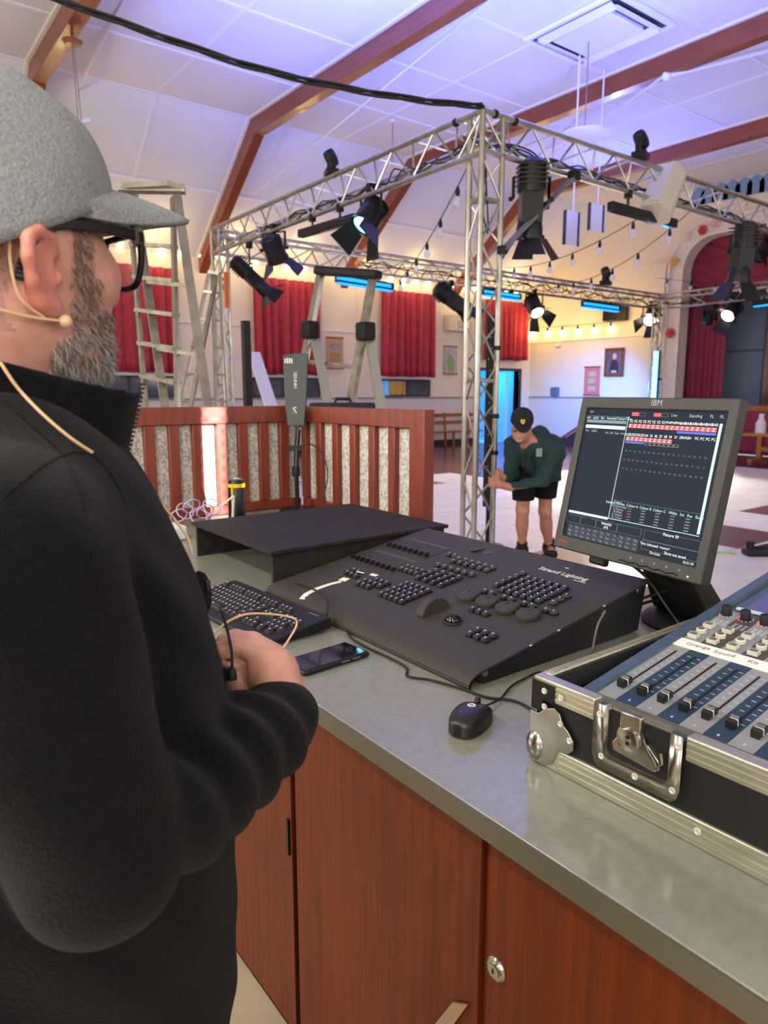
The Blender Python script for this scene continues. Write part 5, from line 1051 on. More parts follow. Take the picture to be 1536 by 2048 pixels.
MB().box(c, (b.x-a.x, .24, a.z-b.z)).build('casing', M_cream, t, bevel=.02)
for k in range(3): MB().box((c.x+.15, c.y-.125, c.z-.1+k*.07), (.5, .02, .03)).build('louvre', M_alud, t)
q = at_x(1110, 783, XS-.05); one(MB().box((XS-.05, q.y, q.z), (.1, .26, .26)), 'switch_box', mat('blue_grey_box', '#5d6b84', .5), 'blue grey switch box at the dado of the stage side wall', 'switch', (XS, q.y, q.z), bevel=.01)
q = at_x(1115, 690, XS-.03); one(MB().box((XS-.03, q.y, q.z), (.06, .16, .12)), 'alarm_sounder', M_white, 'small white alarm box under the picture rail', 'alarm', (XS, q.y, q.z), bevel=.01)
# ================================================================== PEOPLE: signed distance shapes turned into one surface
def A3(p): return np.array(p, dtype=np.float32)
class S:
    """a signed distance field sampled on a grid"""
    def __init__(s, lo, hi, h):
        s.lo, s.h = A3(lo), h; n = np.ceil((A3(hi)-A3(lo))/h).astype(int)+1; s.n = n
        g = [s.lo[i]+h*np.arange(n[i], dtype=np.float32) for i in range(3)]
        s.X, s.Y, s.Z = np.meshgrid(*g, indexing='ij'); s.d = np.full(n, 1e3, np.float32)
    def rc(s, a, b, ra, rb, wr=None):
        a, b = A3(a), A3(b); d = b-a; L2 = float(d@d)
        t = np.clip(((s.X-a[0])*d[0]+(s.Y-a[1])*d[1]+(s.Z-a[2])*d[2])/L2, 0, 1)
        r = ra+(rb-ra)*t
        if wr is not None: r = r+wr(t)
        return np.sqrt((s.X-a[0]-t*d[0])**2+(s.Y-a[1]-t*d[1])**2+(s.Z-a[2]-t*d[2])**2)-r
    def el(s, c, r, R=None):
        x, y, z = s.X-c[0], s.Y-c[1], s.Z-c[2]
        if R is not None:
            M = np.array(R, dtype=np.float32).T; x, y, z = (M[0, 0]*x+M[0, 1]*y+M[0, 2]*z, M[1, 0]*x+M[1, 1]*y+M[1, 2]*z, M[2, 0]*x+M[2, 1]*y+M[2, 2]*z)
        k0 = np.sqrt((x/r[0])**2+(y/r[1])**2+(z/r[2])**2); k1 = np.sqrt((x/r[0]**2)**2+(y/r[1]**2)**2+(z/r[2]**2)**2)+1e-6
        return k0*(k0-1)/k1
    def un(s, d, k=.0):
        if k <= 0: s.d = np.minimum(s.d, d)
        else: h = np.clip(.5+.5*(s.d-d)/k, 0, 1); s.d = s.d*(1-h)+d*h-k*h*(1-h)
        return s
    def cut(s, d, k=.005):
        h = np.clip(.5-.5*(s.d+d)/k, 0, 1); s.d = s.d*(1-h)+(-d)*h+k*h*(1-h); return s
    def chain(s, pts, rr, k=.01):
        for i in range(len(pts)-1): s.un(s.rc(pts[i], pts[i+1], rr[i], rr[i+1]), k)
        return s
    def mesh(s, mb=None):
        """surface nets"""
        mb = mb or MB(); d = s.d; nx, ny, nz = d.shape; ins = d < 0
        c = np.zeros((nx-1, ny-1, nz-1, 3), np.float32); cnt = np.zeros((nx-1, ny-1, nz-1), np.float32)
        offs = [(i, j, k) for i in (0, 1) for j in (0, 1) for k in (0, 1)]
        sl_ = lambda o: d[o[0]:nx-1+o[0], o[1]:ny-1+o[1], o[2]:nz-1+o[2]]
        for a in offs:
            for ax in range(3):
                if a[ax]: continue
                b = list(a); b[ax] = 1; da, db = sl_(a), sl_(b); m = (da < 0) != (db < 0)
                t = np.where(m, da/np.where(m, da-db, 1), 0)
                for q in range(3): c[..., q] += np.where(m, a[q]+(t if q == ax else 0), 0)
                cnt += m
        act = cnt > 0; idx = np.full(act.shape, -1, np.int64); idx[act] = np.arange(act.sum())
        ii = np.argwhere(act).astype(np.float32); P = s.lo+s.h*(ii+c[act]/cnt[act][:, None])
        F = []
        for ax in range(3):
            lo_ = [slice(1, -1)]*3; lo_[ax] = slice(0, -1) if False else slice(0, None)
            a = d.take(range(0, d.shape[ax]-1), ax); b = d.take(range(1, d.shape[ax]), ax); m = (a < 0) != (b < 0)
            e = np.argwhere(m); o1, o2 = [(1, 2), (2, 0), (0, 1)][ax]
            e = e[(e[:, o1] > 0) & (e[:, o2] > 0) & (e[:, o1] < d.shape[o1]-1) & (e[:, o2] < d.shape[o2]-1)]
            fl = a[tuple(e.T)] < 0
            def cell(u, v): q = e.copy(); q[:, o1] -= u; q[:, o2] -= v; return idx[tuple(q.T)]
            q = np.stack([cell(1, 1), cell(0, 1), cell(0, 0), cell(1, 0)], 1); q[~fl] = q[~fl][:, ::-1]; F.append(q)
        F = np.concatenate(F); F = F[(F >= 0).all(1)]
        mb.add(P.tolist(), F.tolist()); return mb
def skin_obj(mb, name, m, parent, sm=2, ang=180, fac=.5):
    o = mb.build(name, m, parent, ang=ang, fixn=False)
    if sm: k = o.modifiers.new('soften', 'SMOOTH'); k.factor = fac; k.iterations = sm
    return o
# ------------------------------------------------------------------ the man at the desk
PH = math.radians(25); hc = V((.128, .745, 1.624)); hf = V((math.cos(PH), math.sin(PH), 0)); hr = V((math.sin(PH), -math.cos(PH), 0)); hu = V((0, 0, 1))
def hp(f, r, u): return hc+hf*f+hr*r+hu*u
RH = [[hf.x, -hr.x, 0], [hf.y, -hr.y, 0], [0, 0, 1]]
man = thing('person', 'person in black fleece, grey cap and glasses standing at the desk holding a transmitter', 'person', (.1, .745, 0))
s = S((-.02, .58, 1.34), (.30, .92, 1.80), .0034)
s.un(s.el(hp(-.012, 0, .03), (.098, .076, .098), RH)); s.un(s.el(hp(.02, 0, -.015), (.076, .066, .088), RH), .03)
s.un(s.el(hp(.048, 0, -.06), (.048, .05, .058), RH), .03)                                       # jaw
s.un(s.rc(hp(.062, -.02, -.098), hp(.062, .02, -.098), .024, .024), .025)                       # chin
for q in (-1, 1):
    s.un(s.el(hp(.062, q*.04, -.015), (.03, .028, .026), RH), .02); s.un(s.rc(hp(-.03, q*.05, -.06), hp(.04, q*.042, -.095), .02, .018), .03)
s.un(s.rc(hp(.085, 0, .022), hp(.115, 0, -.022), .010, .015), .014); s.un(s.el(hp(.102, 0, -.026), (.016, .022, .011), RH), .01)   # nose
s.un(s.rc(hp(.078, -.03, .045), hp(.078, .03, .045), .014, .014), .02)                          # brow
for q in (-1, 1): s.cut(s.el(hp(.095, q*.032, .022), (.018, .02, .012), RH), .012); s.un(s.el(hp(.072, q*.031, .022), (.014, .014, .012), RH), .004)
s.un(s.rc(hp(.09, -.018, -.055), hp(.09, .018, -.055), .007, .007), .008); s.un(s.rc(hp(.088, -.015, -.066), hp(.088, .015, -.066), .007, .007), .006)
s.un(s.rc(hp(-.022, 0, -.05), (.085, .745, 1.36), .06, .072), .03); s.un(s.el((.09, .745, 1.37), (.1, .15, .05)), .05)
for q in (-1, 1):                                                                                # ears
    e0 = hp(-.017, q*.074, -.024)
    Re = Matrix.Rotation(0, 3, 'Z'); tilt_ = -.012
    rim = [e0+hf*a+hu*b+hr*q*c for a, b, c in ((.008, -.028, .002), (-.005, -.025, .006), (-.016, -.010, .012), (-.022, .008, .016), (-.020, .023, .016), (-.008, .031, .012), (.007, .028, .007), (.013, .016, .003))]
    s.chain(rim, [.008, .0072, .0058, .0055, .0055, .0055, .005, .004], .004)
    s.un(s.el(e0+hf*-.003+hr*q*.004, (.015, .007, .027), RH), .006); s.un(s.el(e0+hf*.006+hu*-.028+hr*q*.003, (.0095, .006, .010), RH), .006)
    s.cut(s.el(e0+hf*.003+hr*q*.013+hu*.004, (.008, .0065, .014), RH), .006); s.un(s.el(e0+hf*.011+hr*q*.008+hu*-.004, (.004, .005, .008), RH), .003)
bodymb = s.mesh()
# hands: forearm, palm, fingers
def hd(u, v, t): return at_d(u, v, t)
wr = V((.393, .715, 1.118))
s = S((.24, .60, 1.02), (.50, .90, 1.30), .0024)
s.un(s.rc((.26, .645, 1.105), wr, .032, .026)); s.un(s.rc(wr, hd(552, 1350, .862), .027, .027), .02); s.un(s.rc(hd(545, 1338, .866), hd(512, 1310, .872), .027, .021), .015); s.un(s.rc(hd(560, 1378, .862), hd(512, 1362, .872), .022, .017), .015)
s.un(s.rc(hd(530, 1330, .868), hd(512, 1352, .874), .022, .02), .012)
s.chain([hd(510, 1300, .868), hd(466, 1289, .858), hd(444, 1299, .854), hd(452, 1320, .855), hd(470, 1330, .858)], [.0145, .0112, .0105, .0095, .0085], .004)      # index finger, bent over
s.chain([hd(506, 1330, .884), hd(468, 1322, .888), hd(448, 1338, .888), hd(452, 1358, .886)], [.0125, .011, .01, .0085], .003)
s.chain([hd(506, 1350, .888), hd(472, 1346, .896), hd(454, 1360, .896), hd(455, 1376, .892)], [.0125, .0105, .0095, .008], .003)
s.chain([hd(512, 1368, .885), hd(482, 1370, .895), hd(464, 1382, .893), hd(463, 1396, .89)], [.011, .0095, .0085, .0075], .003)
for (a_, b_, r_) in (((436, 1318), (487, 1323), .0030), ((489, 1325), (494, 1410), .0032)):
    for t_ in (.826, .834, .842, .85, .857): s.cut(s.rc(hd(*a_, t_), hd(*b_, t_), r_, r_*.8), .003)
s.chain([hd(548, 1310, .885), hd(505, 1284, .882), hd(470, 1276, .878), hd(446, 1280, .874)], [.015, .0125, .0105, .0085], .005)           # thumb over the top
s.chain([hd(492, 1424, .872), hd(476, 1392, .862), hd(470, 1360, .862), hd(466, 1342, .866)], [.0185, .0165, .0125, .0095], .004)           # the other hand's thumb
s.mesh(bodymb)
wl_ = V((.385, .82, 1.075))
s = S((.24, .66, 1.0), (.50, .96, 1.24), .0028)
s.un(s.rc((.25, .90, 1.07), wl_, .032, .027)); s.un(s.rc(wl_, (.40, .775, 1.085), .028, .03), .02); s.un(s.rc((.395, .78, 1.09), (.375, .745, 1.10), .027, .024), .02)
for k in range(4): z = 1.118-k*.018; s.chain([(.385, .76, z), (.392, .728, z+.003), (.375, .712, z+.006), (.352, .715, z+.006)], [.0115, .0105, .0095, .008], .005)
s.chain([(.375, .79, 1.10), (.352, .765, 1.125), (.345, .745, 1.14)], [.015, .0125, .0095], .006)
s.mesh(bodymb)
body = skin_obj(bodymb, 'body', M_skin, man, 2)
# fleece jacket: torso, sleeves, collar
wrk = lambda f, a, ph=0: (lambda t: a*np.sin(t*f+ph)*np.clip(np.minimum(t*6, (1-t)*9), 0, 1))
s = S((-.20, .34, .60), (.48, 1.16, 1.56), .0068)
s.un(s.el((.10, .755, 1.22), (.19, .215, .30))); s.un(s.el((.11, .755, .98), (.21, .21, .32)), .1); s.un(s.el((.085, .755, .78), (.195, .205, .22)), .08)
s.un(s.rc((.07, .56, 1.385), (.07, .93, 1.385), .075, .075), .09); s.un(s.el((.07, .745, 1.42), (.085, .13, .07)), .06)
s.un(s.el((.165, .655, 1.235), (.095, .095, .12)), .05)
RS, RE, RW = (.070, .535, 1.372), (.120, .512, 1.158), (.365, .697, 1.112)
rot = lambda t: .004*np.sin(t*46)*np.clip((t-.05)*3, 0, 1)*np.clip((1-t)*8, 0, 1)
s.un(s.rc(RS, RE, .088, .060), .022)
twX = np.clip(((s.X-RE[0])*(RW[0]-RE[0])+(s.Y-RE[1])*(RW[1]-RE[1])), -1, 1)/.0967
fold = .0065*np.sin(twX*30+(s.Z-1.08)*22)*np.clip(twX*5, 0, 1)*np.clip((1.0-twX)*7, 0, 1)
s.un(s.rc(RE, RW, .060, .052)-fold, .012)
s.un(s.rc((.345, .685, 1.112), (.385, .71, 1.118), .046, .040), .012)
LS, LE, LW = (.075, .945, 1.375), (.128, .95, 1.085), (.355, .845, 1.072)
s.un(s.rc(LS, LE, .09, .07), .045); s.un(s.rc(LE, LW, .07, .046), .035)
# long soft folds in the body of the jacket
s.d += .0028*np.sin((s.X*1.2+s.Z*.55)*38+2.2*np.sin(s.Y*15))*np.clip((1.30-s.Z)*4, 0, 1)+.0016*np.sin(s.X*70+s.Z*55+s.Y*30)
s.cut(s.rc((.088, .745, 1.40), (.10, .745, 1.6), .068, .09), .01)
jmb = s.mesh(); JW = [V(p) for p in jmb.v]; JF = list(jmb.f); jk = skin_obj(jmb, 'jacket', M_fleece, man, 3)
s = S((-.04, .60, 1.34), (.30, .89, 1.57), .0036)
# stand-up collar, zip ends flaring forward
cz0 = 1.395; lean = (s.Z-cz0)
cx, cy = .098+lean*.22, .745
ang_a = np.arctan2(s.Y-cy, s.X-cx); rad = np.sqrt((s.X-cx)**2+(s.Y-cy)**2)
rr = .080+.030*np.clip(np.cos(ang_a+.12), 0, 1)**3+lean*.06
ztop = 1.520-.022*np.cos(ang_a)
s.d = np.maximum(np.maximum(np.abs(rad-rr)-.0055, s.Z-ztop), cz0-.03-s.Z)*.8
cmb = s.mesh(); o_ = len(JW); JW += [V(p) for p in cmb.v]; JF += [tuple(i+o_ for i in f) for f in cmb.f]; skin_obj(cmb, 'collar', M_fleece, jk, 3)
from mathutils.bvhtree import BVHTree
JB = BVHTree.FromPolygons(JW, JF)
def on_cloth(u, v, lift=.001):
    d = ray(u, v).normalized(); h = JB.ray_cast(CP, d); return (h[0]-d*lift) if h[0] is not None else at_d(u, v, .6)
for P in ([(2, 1000), (45, 962), (95, 925), (145, 905), (190, 915), (225, 955), (250, 1010)], [(2, 800), (60, 850), (120, 905), (150, 960), (165, 1020)]):
    MB().tube([on_cloth(p.x, p.y, .0) for p in smooth_path([V((a, b, 0)) for a, b in P], 8)], .0010, 6).build('seam', M_fleece, jk)
cf = lambda a, z: V((.098+(z-cz0)*.22, .745, z))+V((math.cos(a), math.sin(a), 0))*(.086+.030*max(0, math.cos(a+.12))**3+(z-cz0)*.06)
mbz = MB()
for k in range(26): z = 1.40+k*.0043; mbz.box(cf(-.16, z), (.005, .004, .0022))
o = mbz.build('zip_teeth', M_rubber, jk); o['kind'] = 'stuff'
mbz = MB(); mbz.tube(smooth_path([at_d(0, 955, .50), at_d(70, 905, .515), at_d(140, 875, .54), at_d(210, 885, .57)], 6), .0012, 5)
# zip pull / pocket tab on the chest
q = at_d(400, 1190, .755); o = MB().ball(q, .018, 12, (.7, .75, 1.5)).build('pocket_tab', M_dark, jk); MB().box(q+V((.004, -.013, .012)), (.006, .004, .014)).build('tab_badge', M_key, o, bevel=.002)
q = at_d(381, 1218, .74); MB().lathe(q, [(.004, 0), (.003, .003)], tuple(-FW), 10).build('stud', M_chrome, jk)
# trousers and shoes
s = S((-.16, .46, .06), (.32, 1.03, .80), .011)
for q in (-1, 1): s.un(s.rc((.06, .745+q*.10, .80), (.075, .745+q*.115, .46), .105, .08), .02); s.un(s.rc((.075, .745+q*.115, .46), (.05, .745+q*.12, .10), .078, .065), .02)
skin_obj(s.mesh(), 'trousers', mat('dark_trousers', '#1b1d26', .85), man, 2)
for q in (-1, 1):
    s = S((-.12, .745+q*.13-.08, .0), (.26, .745+q*.13+.08, .16), .007); c = .745+q*.125
    s.un(s.rc((-.04, c, .045), (.18, c+q*.02, .036), .045, .04)); s.un(s.el((.03, c, .09), (.07, .048, .05)), .03); s.d = np.maximum(s.d, .004-s.Z); skin_obj(s.mesh(), 'shoe', M_black, man, 1)
# ------------------------------------------------------------------ beard and hair as short strands
def strands(name, pts_fn, n, m, parent, L, rad, seed, jit=.35):
    r = np.random.default_rng(seed); mb = MB(); k = 0
    while k < n:
        g = pts_fn(r)
        if g is None: continue
        p, nrm, flow = g; d = (V(nrm)*.55+V(flow)+V(r.normal(0, jit, 3))).normalized(); ln = L*r.uniform(.6, 1.25)
        sd = d.cross(V(r.normal(0, 1, 3))).normalized()*rad; o = len(mb.v); p = V(p)
        b1 = p+d*ln*.55+V(nrm)*ln*.06; b2 = p+d*ln-V((0, 0, ln*.22))
        mb.v += [tuple(p-sd), tuple(p+sd), tuple(b1+sd*.7), tuple(b1-sd*.7), tuple(b2)]; mb.f += [(o, o+1, o+2, o+3), (o+3, o+2, o+4)]; k += 1
    ob = mb.build(name, m, parent, fixn=False, ang=180); ob['kind'] = 'stuff'; return ob
bv = np.array(bodymb.v, dtype=np.float32) if False else None
# sample the head surface itself (face polygons of the body mesh)
me = body.data; me.calc_loop_triangles(); N_ = len(me.polygons)
cen = np.empty(N_*3, np.float32); me.polygons.foreach_get('center', cen); nor = np.empty(N_*3, np.float32); me.polygons.foreach_get('normal', nor)
cen = cen.reshape(-1, 3)+np.array(MW[body.name].translation, dtype=np.float32); nor = nor.reshape(-1, 3)
HFr = np.array([hf, hr, hu], dtype=np.float32); loc = (cen-np.array(hc, dtype=np.float32))@HFr.T
F_, R_n, U_ = loc[:, 0], np.abs(loc[:, 1]), loc[:, 2]
isear = (R_n > .068) & (F_ < .014) & (U_ < .015) & (U_ > -.075)
# beard line: sideburn down the jaw to the chin and moustache
bz_ = (U_ > -.135) & (U_ < -.02) & (F_ > .012+np.clip((-.055-U_)*.9, -.02, .03)*-.6) & (F_ < .12) & ((F_ < .052+np.clip(-.045-U_, 0, .08)*2.2)) & ~isear
side = (U_ >= -.03) & (U_ < .055) & (F_ > .016) & (F_ < .040) & (R_n > .05)
chin = (U_ < -.045) & (U_ > -.135) & (F_ > .03)
me.materials.append(mat('ear_skin', '#cf8474', .5, col2='#c67a6c', scale=60)); me.materials.append(mat('stubbled_skin', '#b98a7b', .65, col2='#a87c70', scale=500))
neckm = (U_ < .05) & (F_ < -.028) & (U_ > -.075) & ~isear & (np.linalg.norm(loc, axis=1) < .2)
midx = np.zeros(N_, np.int32); midx[neckm] = 2; midx[(((F_+.019)/.025)**2+((U_+.022)/.036)**2 < 1) & (R_n > .0735) & (np.linalg.norm(loc, axis=1) < .2)] = 1; me.polygons.foreach_set('material_index', midx)
bmask = (bz_ | side | chin) & ~((R_n < .02) & (U_ > -.07) & (U_ < -.052))
hmask = (U_ > -.06) & (U_ < .05) & (F_ < -.03) & ~isear
def sampler(mask):
    ids = np.nonzero(mask & (np.linalg.norm(loc, axis=1) < .2))[0]
    def fn(r):
        i = ids[r.integers(len(ids))]; p = cen[i]+r.normal(0, .0012, 3); n = nor[i]; dn = V((0, 0, -1))+hf*.25; nn = V(n.tolist()); fl = (dn-nn*dn.dot(nn))
        return V(p.tolist()), nn, fl
    return fn, len(ids)
M_beardg = mat('beard_grey', '#b0aaa4', .6); M_beardb = mat('beard_brown', '#7a5a48', .6); M_beardd = mat('beard_dark', '#4c4340', .6)
low = U_ < -.062
for nm, mk, n, m, L in (('beard', bmask & low, 5200, M_beardg, .0105), ('beard', bmask & low, 2600, M_beardd, .0095), ('beard', bmask & ~low, 2600, M_beardb, .008), ('beard', bmask & ~low, 1500, M_beardg, .008), ('hair', hmask, 1800, M_beardd, .004)):
    fn, k = sampler(mk)
    if k > 20: strands(nm, fn, n, m, body, L, .00032, 5+n)
# ------------------------------------------------------------------ cap
cap_t = thing('baseball_cap', 'grey felt baseball cap worn by the person at the desk', 'cap', tuple(hp(0, 0, .03)))
def crown(u, v):
    a = 2*math.pi*u; c, s_ = math.cos(a), math.sin(a); fr_ = max(0, c)
    z0 = .012+.056*c; top_ = .150
    w_ = math.sin(v*math.pi/2); q = math.cos(v*math.pi/2)**(.62 if c < 0 else .62+.16*c)
    rx = .119 if c > 0 else .122; x = rx*c*q-.012; y = .089*s_*q
    z = z0+(top_-z0)*w_**.92-.012*c*(1-q)*1.3
    se = .0018*(abs(math.sin(a*3))**.25-1)                     # panel seams pinch in
    b = .0022*math.sin(a*5+v*7)*math.sin(v*math.pi)
    return tuple(hp((x)*(1+se*4+b*4), y*(1+se*4+b*4), z+se))
MB().grid(crown, 96, 30, wrap=True).build('crown', M_capgrey, cap_t, ang=180, fixn=True, solid=.003)
MB().ball(hp(-.012, 0, .1505), .007, 10, (1, 1, .5)).build('button', M_capgrey, cap_t)
def brim(u, v):
    a = (u-.5)*2*1.30; r0 = V((.117*math.cos(a)-.010, .088*math.sin(a), .019+.052*math.cos(a)))
    ext = .116*(1-min(1, abs(a/1.3))**3.0)**.5
    drop = -.012*v*v-.012*(math.sin(a)**2)*v+.010*v*abs(math.sin(a))
    return tuple(hp(r0.x-.004+(ext+.004)*v*(.97), r0.y*(1-.06*v*abs(math.sin(a))), r0.z+.004+drop+.004*v))
MB().grid(brim, 40, 14).build('brim', M_capgrey, cap_t, ang=180, fixn=False, solid=.005)
mb = MB().tube([tuple(V(crown(k/96, .012))+hr*0) for k in range(97)], .0016, 5); mb.build('hem', M_capgrey, cap_t)
# ------------------------------------------------------------------ glasses
gl = thing('glasses', 'thick black framed glasses worn by the person at the desk', 'glasses', tuple(hp(.09, 0, .02)))
M_gl = mat('glasses_black', '#0a0a0b', .3, spec=.35)
for q in (-1, 1):
    rim = [(.012, .040), (.060, .042), (.066, .036), (.064, .012), (.056, -.004), (.042, -.009), (.026, -.007), (.014, .004), (.0095, .022)]
    Pm = [hp(.110-.004*(y/.06)**2, q*y, z-.012) for y, z in rim]; Pm = smooth_path(Pm+[Pm[0]], 5)
    MB().tube(Pm, .0032, 8).build('rim', M_gl, gl); MB().prism([hp(.1095-.004*(y/.06)**2, q*y, z-.012) for y, z in rim], hf*.0012).build('lens', M_lensglass, gl)
    MB().bar(hp(.106, q*.062, .026), hp(.088, q*.0765, .025), .007, .016).build('hinge', M_gl, gl)
    tp_ = smooth_path([hp(.100, q*.0735, .025), hp(.05, q*.079, .023), hp(.005, q*.0815, .017), hp(-.022, q*.082, .004), hp(-.036, q*.080, -.018), hp(-.040, q*.078, -.034)], 5)
    mb = MB()
    for i in range(len(tp_)-1): hgt = .0095 if i < 9 else .0075; mb.bar(tp_[i], tp_[i+1]+(tp_[i+1]-tp_[i])*.15, .0042, hgt)
    mb.build('temple', M_gl, gl, bevel=.001)
MB().tube([hp(.111, -.010, .018), hp(.114, 0, .021), hp(.111, .010, .018)], .003, 8).build('bridge', M_gl, gl)
# ------------------------------------------------------------------ headset microphone and its flesh-coloured lead
hs = thing('headset_microphone', 'flesh coloured headset microphone lead over the ear and shoulder', 'microphone', tuple(hp(-.02, .08, -.05)))
M_flesh = mat('flesh_wire', '#d8b48c', .5)
e0 = hp(-.017, .074, -.020)
tip = e0+hf*.014+hu*-.044+hr*.010
MB().ball(tip, .0058, 12, (1, 1, 1)).build('capsule', M_flesh, hs)
MB().tube(smooth_path([tip, e0+hf*-.02+hu*-.043+hr*.008, e0+hf*-.055+hu*-.037+hr*.0, e0+hf*-.09+hu*-.03-hr*.02], 5), .0013, 6).build('boom', M_flesh, hs)
MB().tube(smooth_path([e0+hf*-.004+hu*-.042+hr*.006, e0+hf*-.024+hu*-.028+hr*.005, e0+hf*-.03+hu*.0+hr*.005, e0+hf*-.026+hu*.03+hr*.004], 5), .0013, 6).build('ear_loop', M_flesh, hs)
def skinline(P): return [V(p) for p in P]
MB().tube([on_cloth(p.x, p.y, .0018) for p in smooth_path([V((a, b, 0)) for a, b in ((1, 725), (35, 775), (85, 828), (140, 875), (185, 905))], 6)], .0014, 6).build('lead', M_flesh, hs)
MB().tube(smooth_path([at_d(322, 1008, .735), at_d(350, 1040, .745), at_d(375, 1075, .75), at_d(384, 1110, .75)], 6), .0014, 6).build('lead', M_flesh, hs)
lp = MB().tube(smooth_path([at_d(418, 1300, .86), at_d(428, 1272, .87), at_d(450, 1247, .885), at_d(490, 1229, .9), at_d(540, 1228, .92), at_d(586, 1236, .93), at_d(593, 1250, .93), at_d(580, 1275, .92), at_d(562, 1305, .90), at_d(557, 1335, .872)], 7), .0015, 6); lp.build('lead', M_flesh, hs)
mb = MB()
for k in range(5): c = at_d(424, 1288, .862)+V((0, 0, -.018+k*.005)); mb.tube([c+V((.009*math.cos(a), .009*math.sin(a), .004*math.sin(a+k))) for a in [j*math.pi/6 for j in range(13)]], .0014, 5)
mb.build('lead_tie', M_flesh, hs)
# transmitter pack with its whip aerial
bp_ = thing('bodypack_transmitter', 'black wireless bodypack with a whip aerial held in the hands', 'transmitter', tuple(at_d(455, 1375, .87)))
pk = at_d(446, 1376, .87)
ax = (at_d(467, 1352, .87)-at_d(445, 1395, .875)).normalized(); Fp = frame(pk, RT*.8+FW*.5, ax)
MB().box((0, -.01, .0), (.046, .075, .02)).xf(Fp).build('pack', M_black, bp_, bevel=.004)
MB().lathe(at_d(463, 1352, .838)-V((0, 0, .004)), [(.0065, 0), (.006, .008), (.0035, .014)], (0, 0, 1), 14).build('aerial_boot', M_rubber, bp_)
MB().tube(smooth_path([at_d(463, 1350, .838), at_d(464, 1310, .838), at_d(455, 1262, .845), at_d(443, 1222, .855)], 6), [.0018+.0000*i for i in range(19)], 8).build('whip_aerial', M_rubber, bp_)
# ------------------------------------------------------------------ the helper bending at the truss post
M_hood = mat('green_hoodie', '#2f4644', .9, col2='#293e3d', scale=30, bump=.2, bscale=80, spec=.2)
D0 = 6.35
def q_(u, v, t=D0): return at_d(u, v, t)
fl_ = at_z(1047, 1108, .0); fr__ = at_z(1098, 1112, .0)
hlp = thing('person', 'person in green hoodie, black cap and shorts bending to the truss post', 'person', (fr__.x, fr__.y, 0))
kneeL, kneeR = q_(1045, 1020, 6.28), q_(1090, 1022, 6.42); hipL, hipR = q_(1050, 945, 6.50), q_(1092, 948, 6.62)
ankL, ankR = q_(1044, 1092, 6.42), q_(1098, 1095, 6.58)
hd_c = q_(1043, 862, 6.12); sd = RT*.83-FW*.2
s = S(tuple(min(a, b)-.75 for a, b in zip(fl_, fr__)), tuple(max(a, b)+.75 for a, b in zip((fl_.x, fl_.y, 1.0), (fr__.x, fr__.y, 1.0))), .0135)
s.chain([hipL, kneeL, ankL], [.085, .056, .038], .03); s.chain([hipR, kneeR, ankR], [.085, .056, .038], .03)
for kn_, an in ((kneeL, ankL), (kneeR, ankR)): c = lerp(kn_, an, .35)+FW*.02; s.un(s.el(c, (.05, .05, .1)), .04)
for an in (ankL, ankR): s.un(s.rc((an.x, an.y, .05), V((an.x, an.y, .04))-FW*.14*V((1, 1, 0)).length/1.414, .045, .035), .03)
neck = q_(1062, 890, 6.2); s.un(s.rc(hipL*.5+hipR*.5, neck, .13, .1), .05); s.un(s.rc(neck, hd_c, .055, .06), .03)
s.un(s.el(hd_c, (.088, .088, .108)), .03); s.un(s.el(q_(1040, 868, 6.05), (.06, .06, .07)), .03)
s.un(s.el(q_(1037, 862, 6.02), (.016, .016, .02)), .015)
hA, hB = q_(994, 968, 6.02), q_(1000, 953, 6.16)
elA, shA = q_(1082, 965, 6.12), q_(1106, 898, 6.28); elB, shB = q_(1022, 948, 6.35), q_(1028, 890, 6.3)
s.chain([shA, elA, q_(1020, 974, 6.05)], [.05, .034, .03], .01); s.chain([shB, elB, q_(1010, 958, 6.2)], [.05, .034, .03], .01)
hm = s.mesh()
for H, W_, t0 in ((hA, q_(1022, 975, 6.05), 0), (hB, q_(1012, 958, 6.2), 1)):
    s = S(tuple(c-.16 for c in H), tuple(c+.16 for c in H), .0055); d_ = (H-W_).normalized(); sd_ = d_.cross(V((0, 0, 1))).normalized()
    s.un(s.rc(W_, H, .034, .034)); 
    for k in range(4): o = V((0, 0, .032-.021*k)); s.chain([H+o, H+o+d_*.045+sd_*.004, H+o+d_*.062-sd_*.022*(1 if t0 else -1), H+o+d_*.05-sd_*.045*(1 if t0 else -1)], [.012, .0115, .0105, .009], .005)
    s.chain([H+V((0, 0, .02))-d_*.03, H+V((0, 0, .055)), H+V((0, 0, .06))+d_*.035], [.016, .013, .01], .006); s.mesh(hm)
hb = skin_obj(hm, 'body', M_skin2, hlp, 2)
# hoodie
s = S(tuple(v-.5 for v in (neck*.5+hipL*.25+hipR*.25)), tuple(v+.5 for v in (neck*.5+hipL*.25+hipR*.25)), .011)
waist = q_(1085, 948, 6.52)
s.un(s.rc(q_(1068, 893, 6.26), waist, .155, .175)); s.un(s.rc(shA, shB, .085, .085), .06); s.un(s.el(q_(1098, 905, 6.4), (.15, .15, .17)), .06)
s.chain([shA, elA, q_(1028, 975, 6.05)], [.088, .068, .048], .03); s.chain([shB, elB, q_(1014, 957, 6.2)], [.085, .066, .046], .03)
s.un(s.el(q_(1078, 868, 6.32), (.085, .085, .075)), .04); s.un(s.rc(q_(1058, 905, 6.1), q_(1075, 870, 6.25), .04, .05), .03)
s.d += .005*np.sin(s.Z*55+s.X*30-s.Y*20)
wv = V((.0, 0, 1)); s.d = np.maximum(s.d, -(s.Z-(waist.z-.06)+.25*((s.X-waist.x)*-RT.x+(s.Y-waist.y)*-RT.y)*0) if True else s.d)
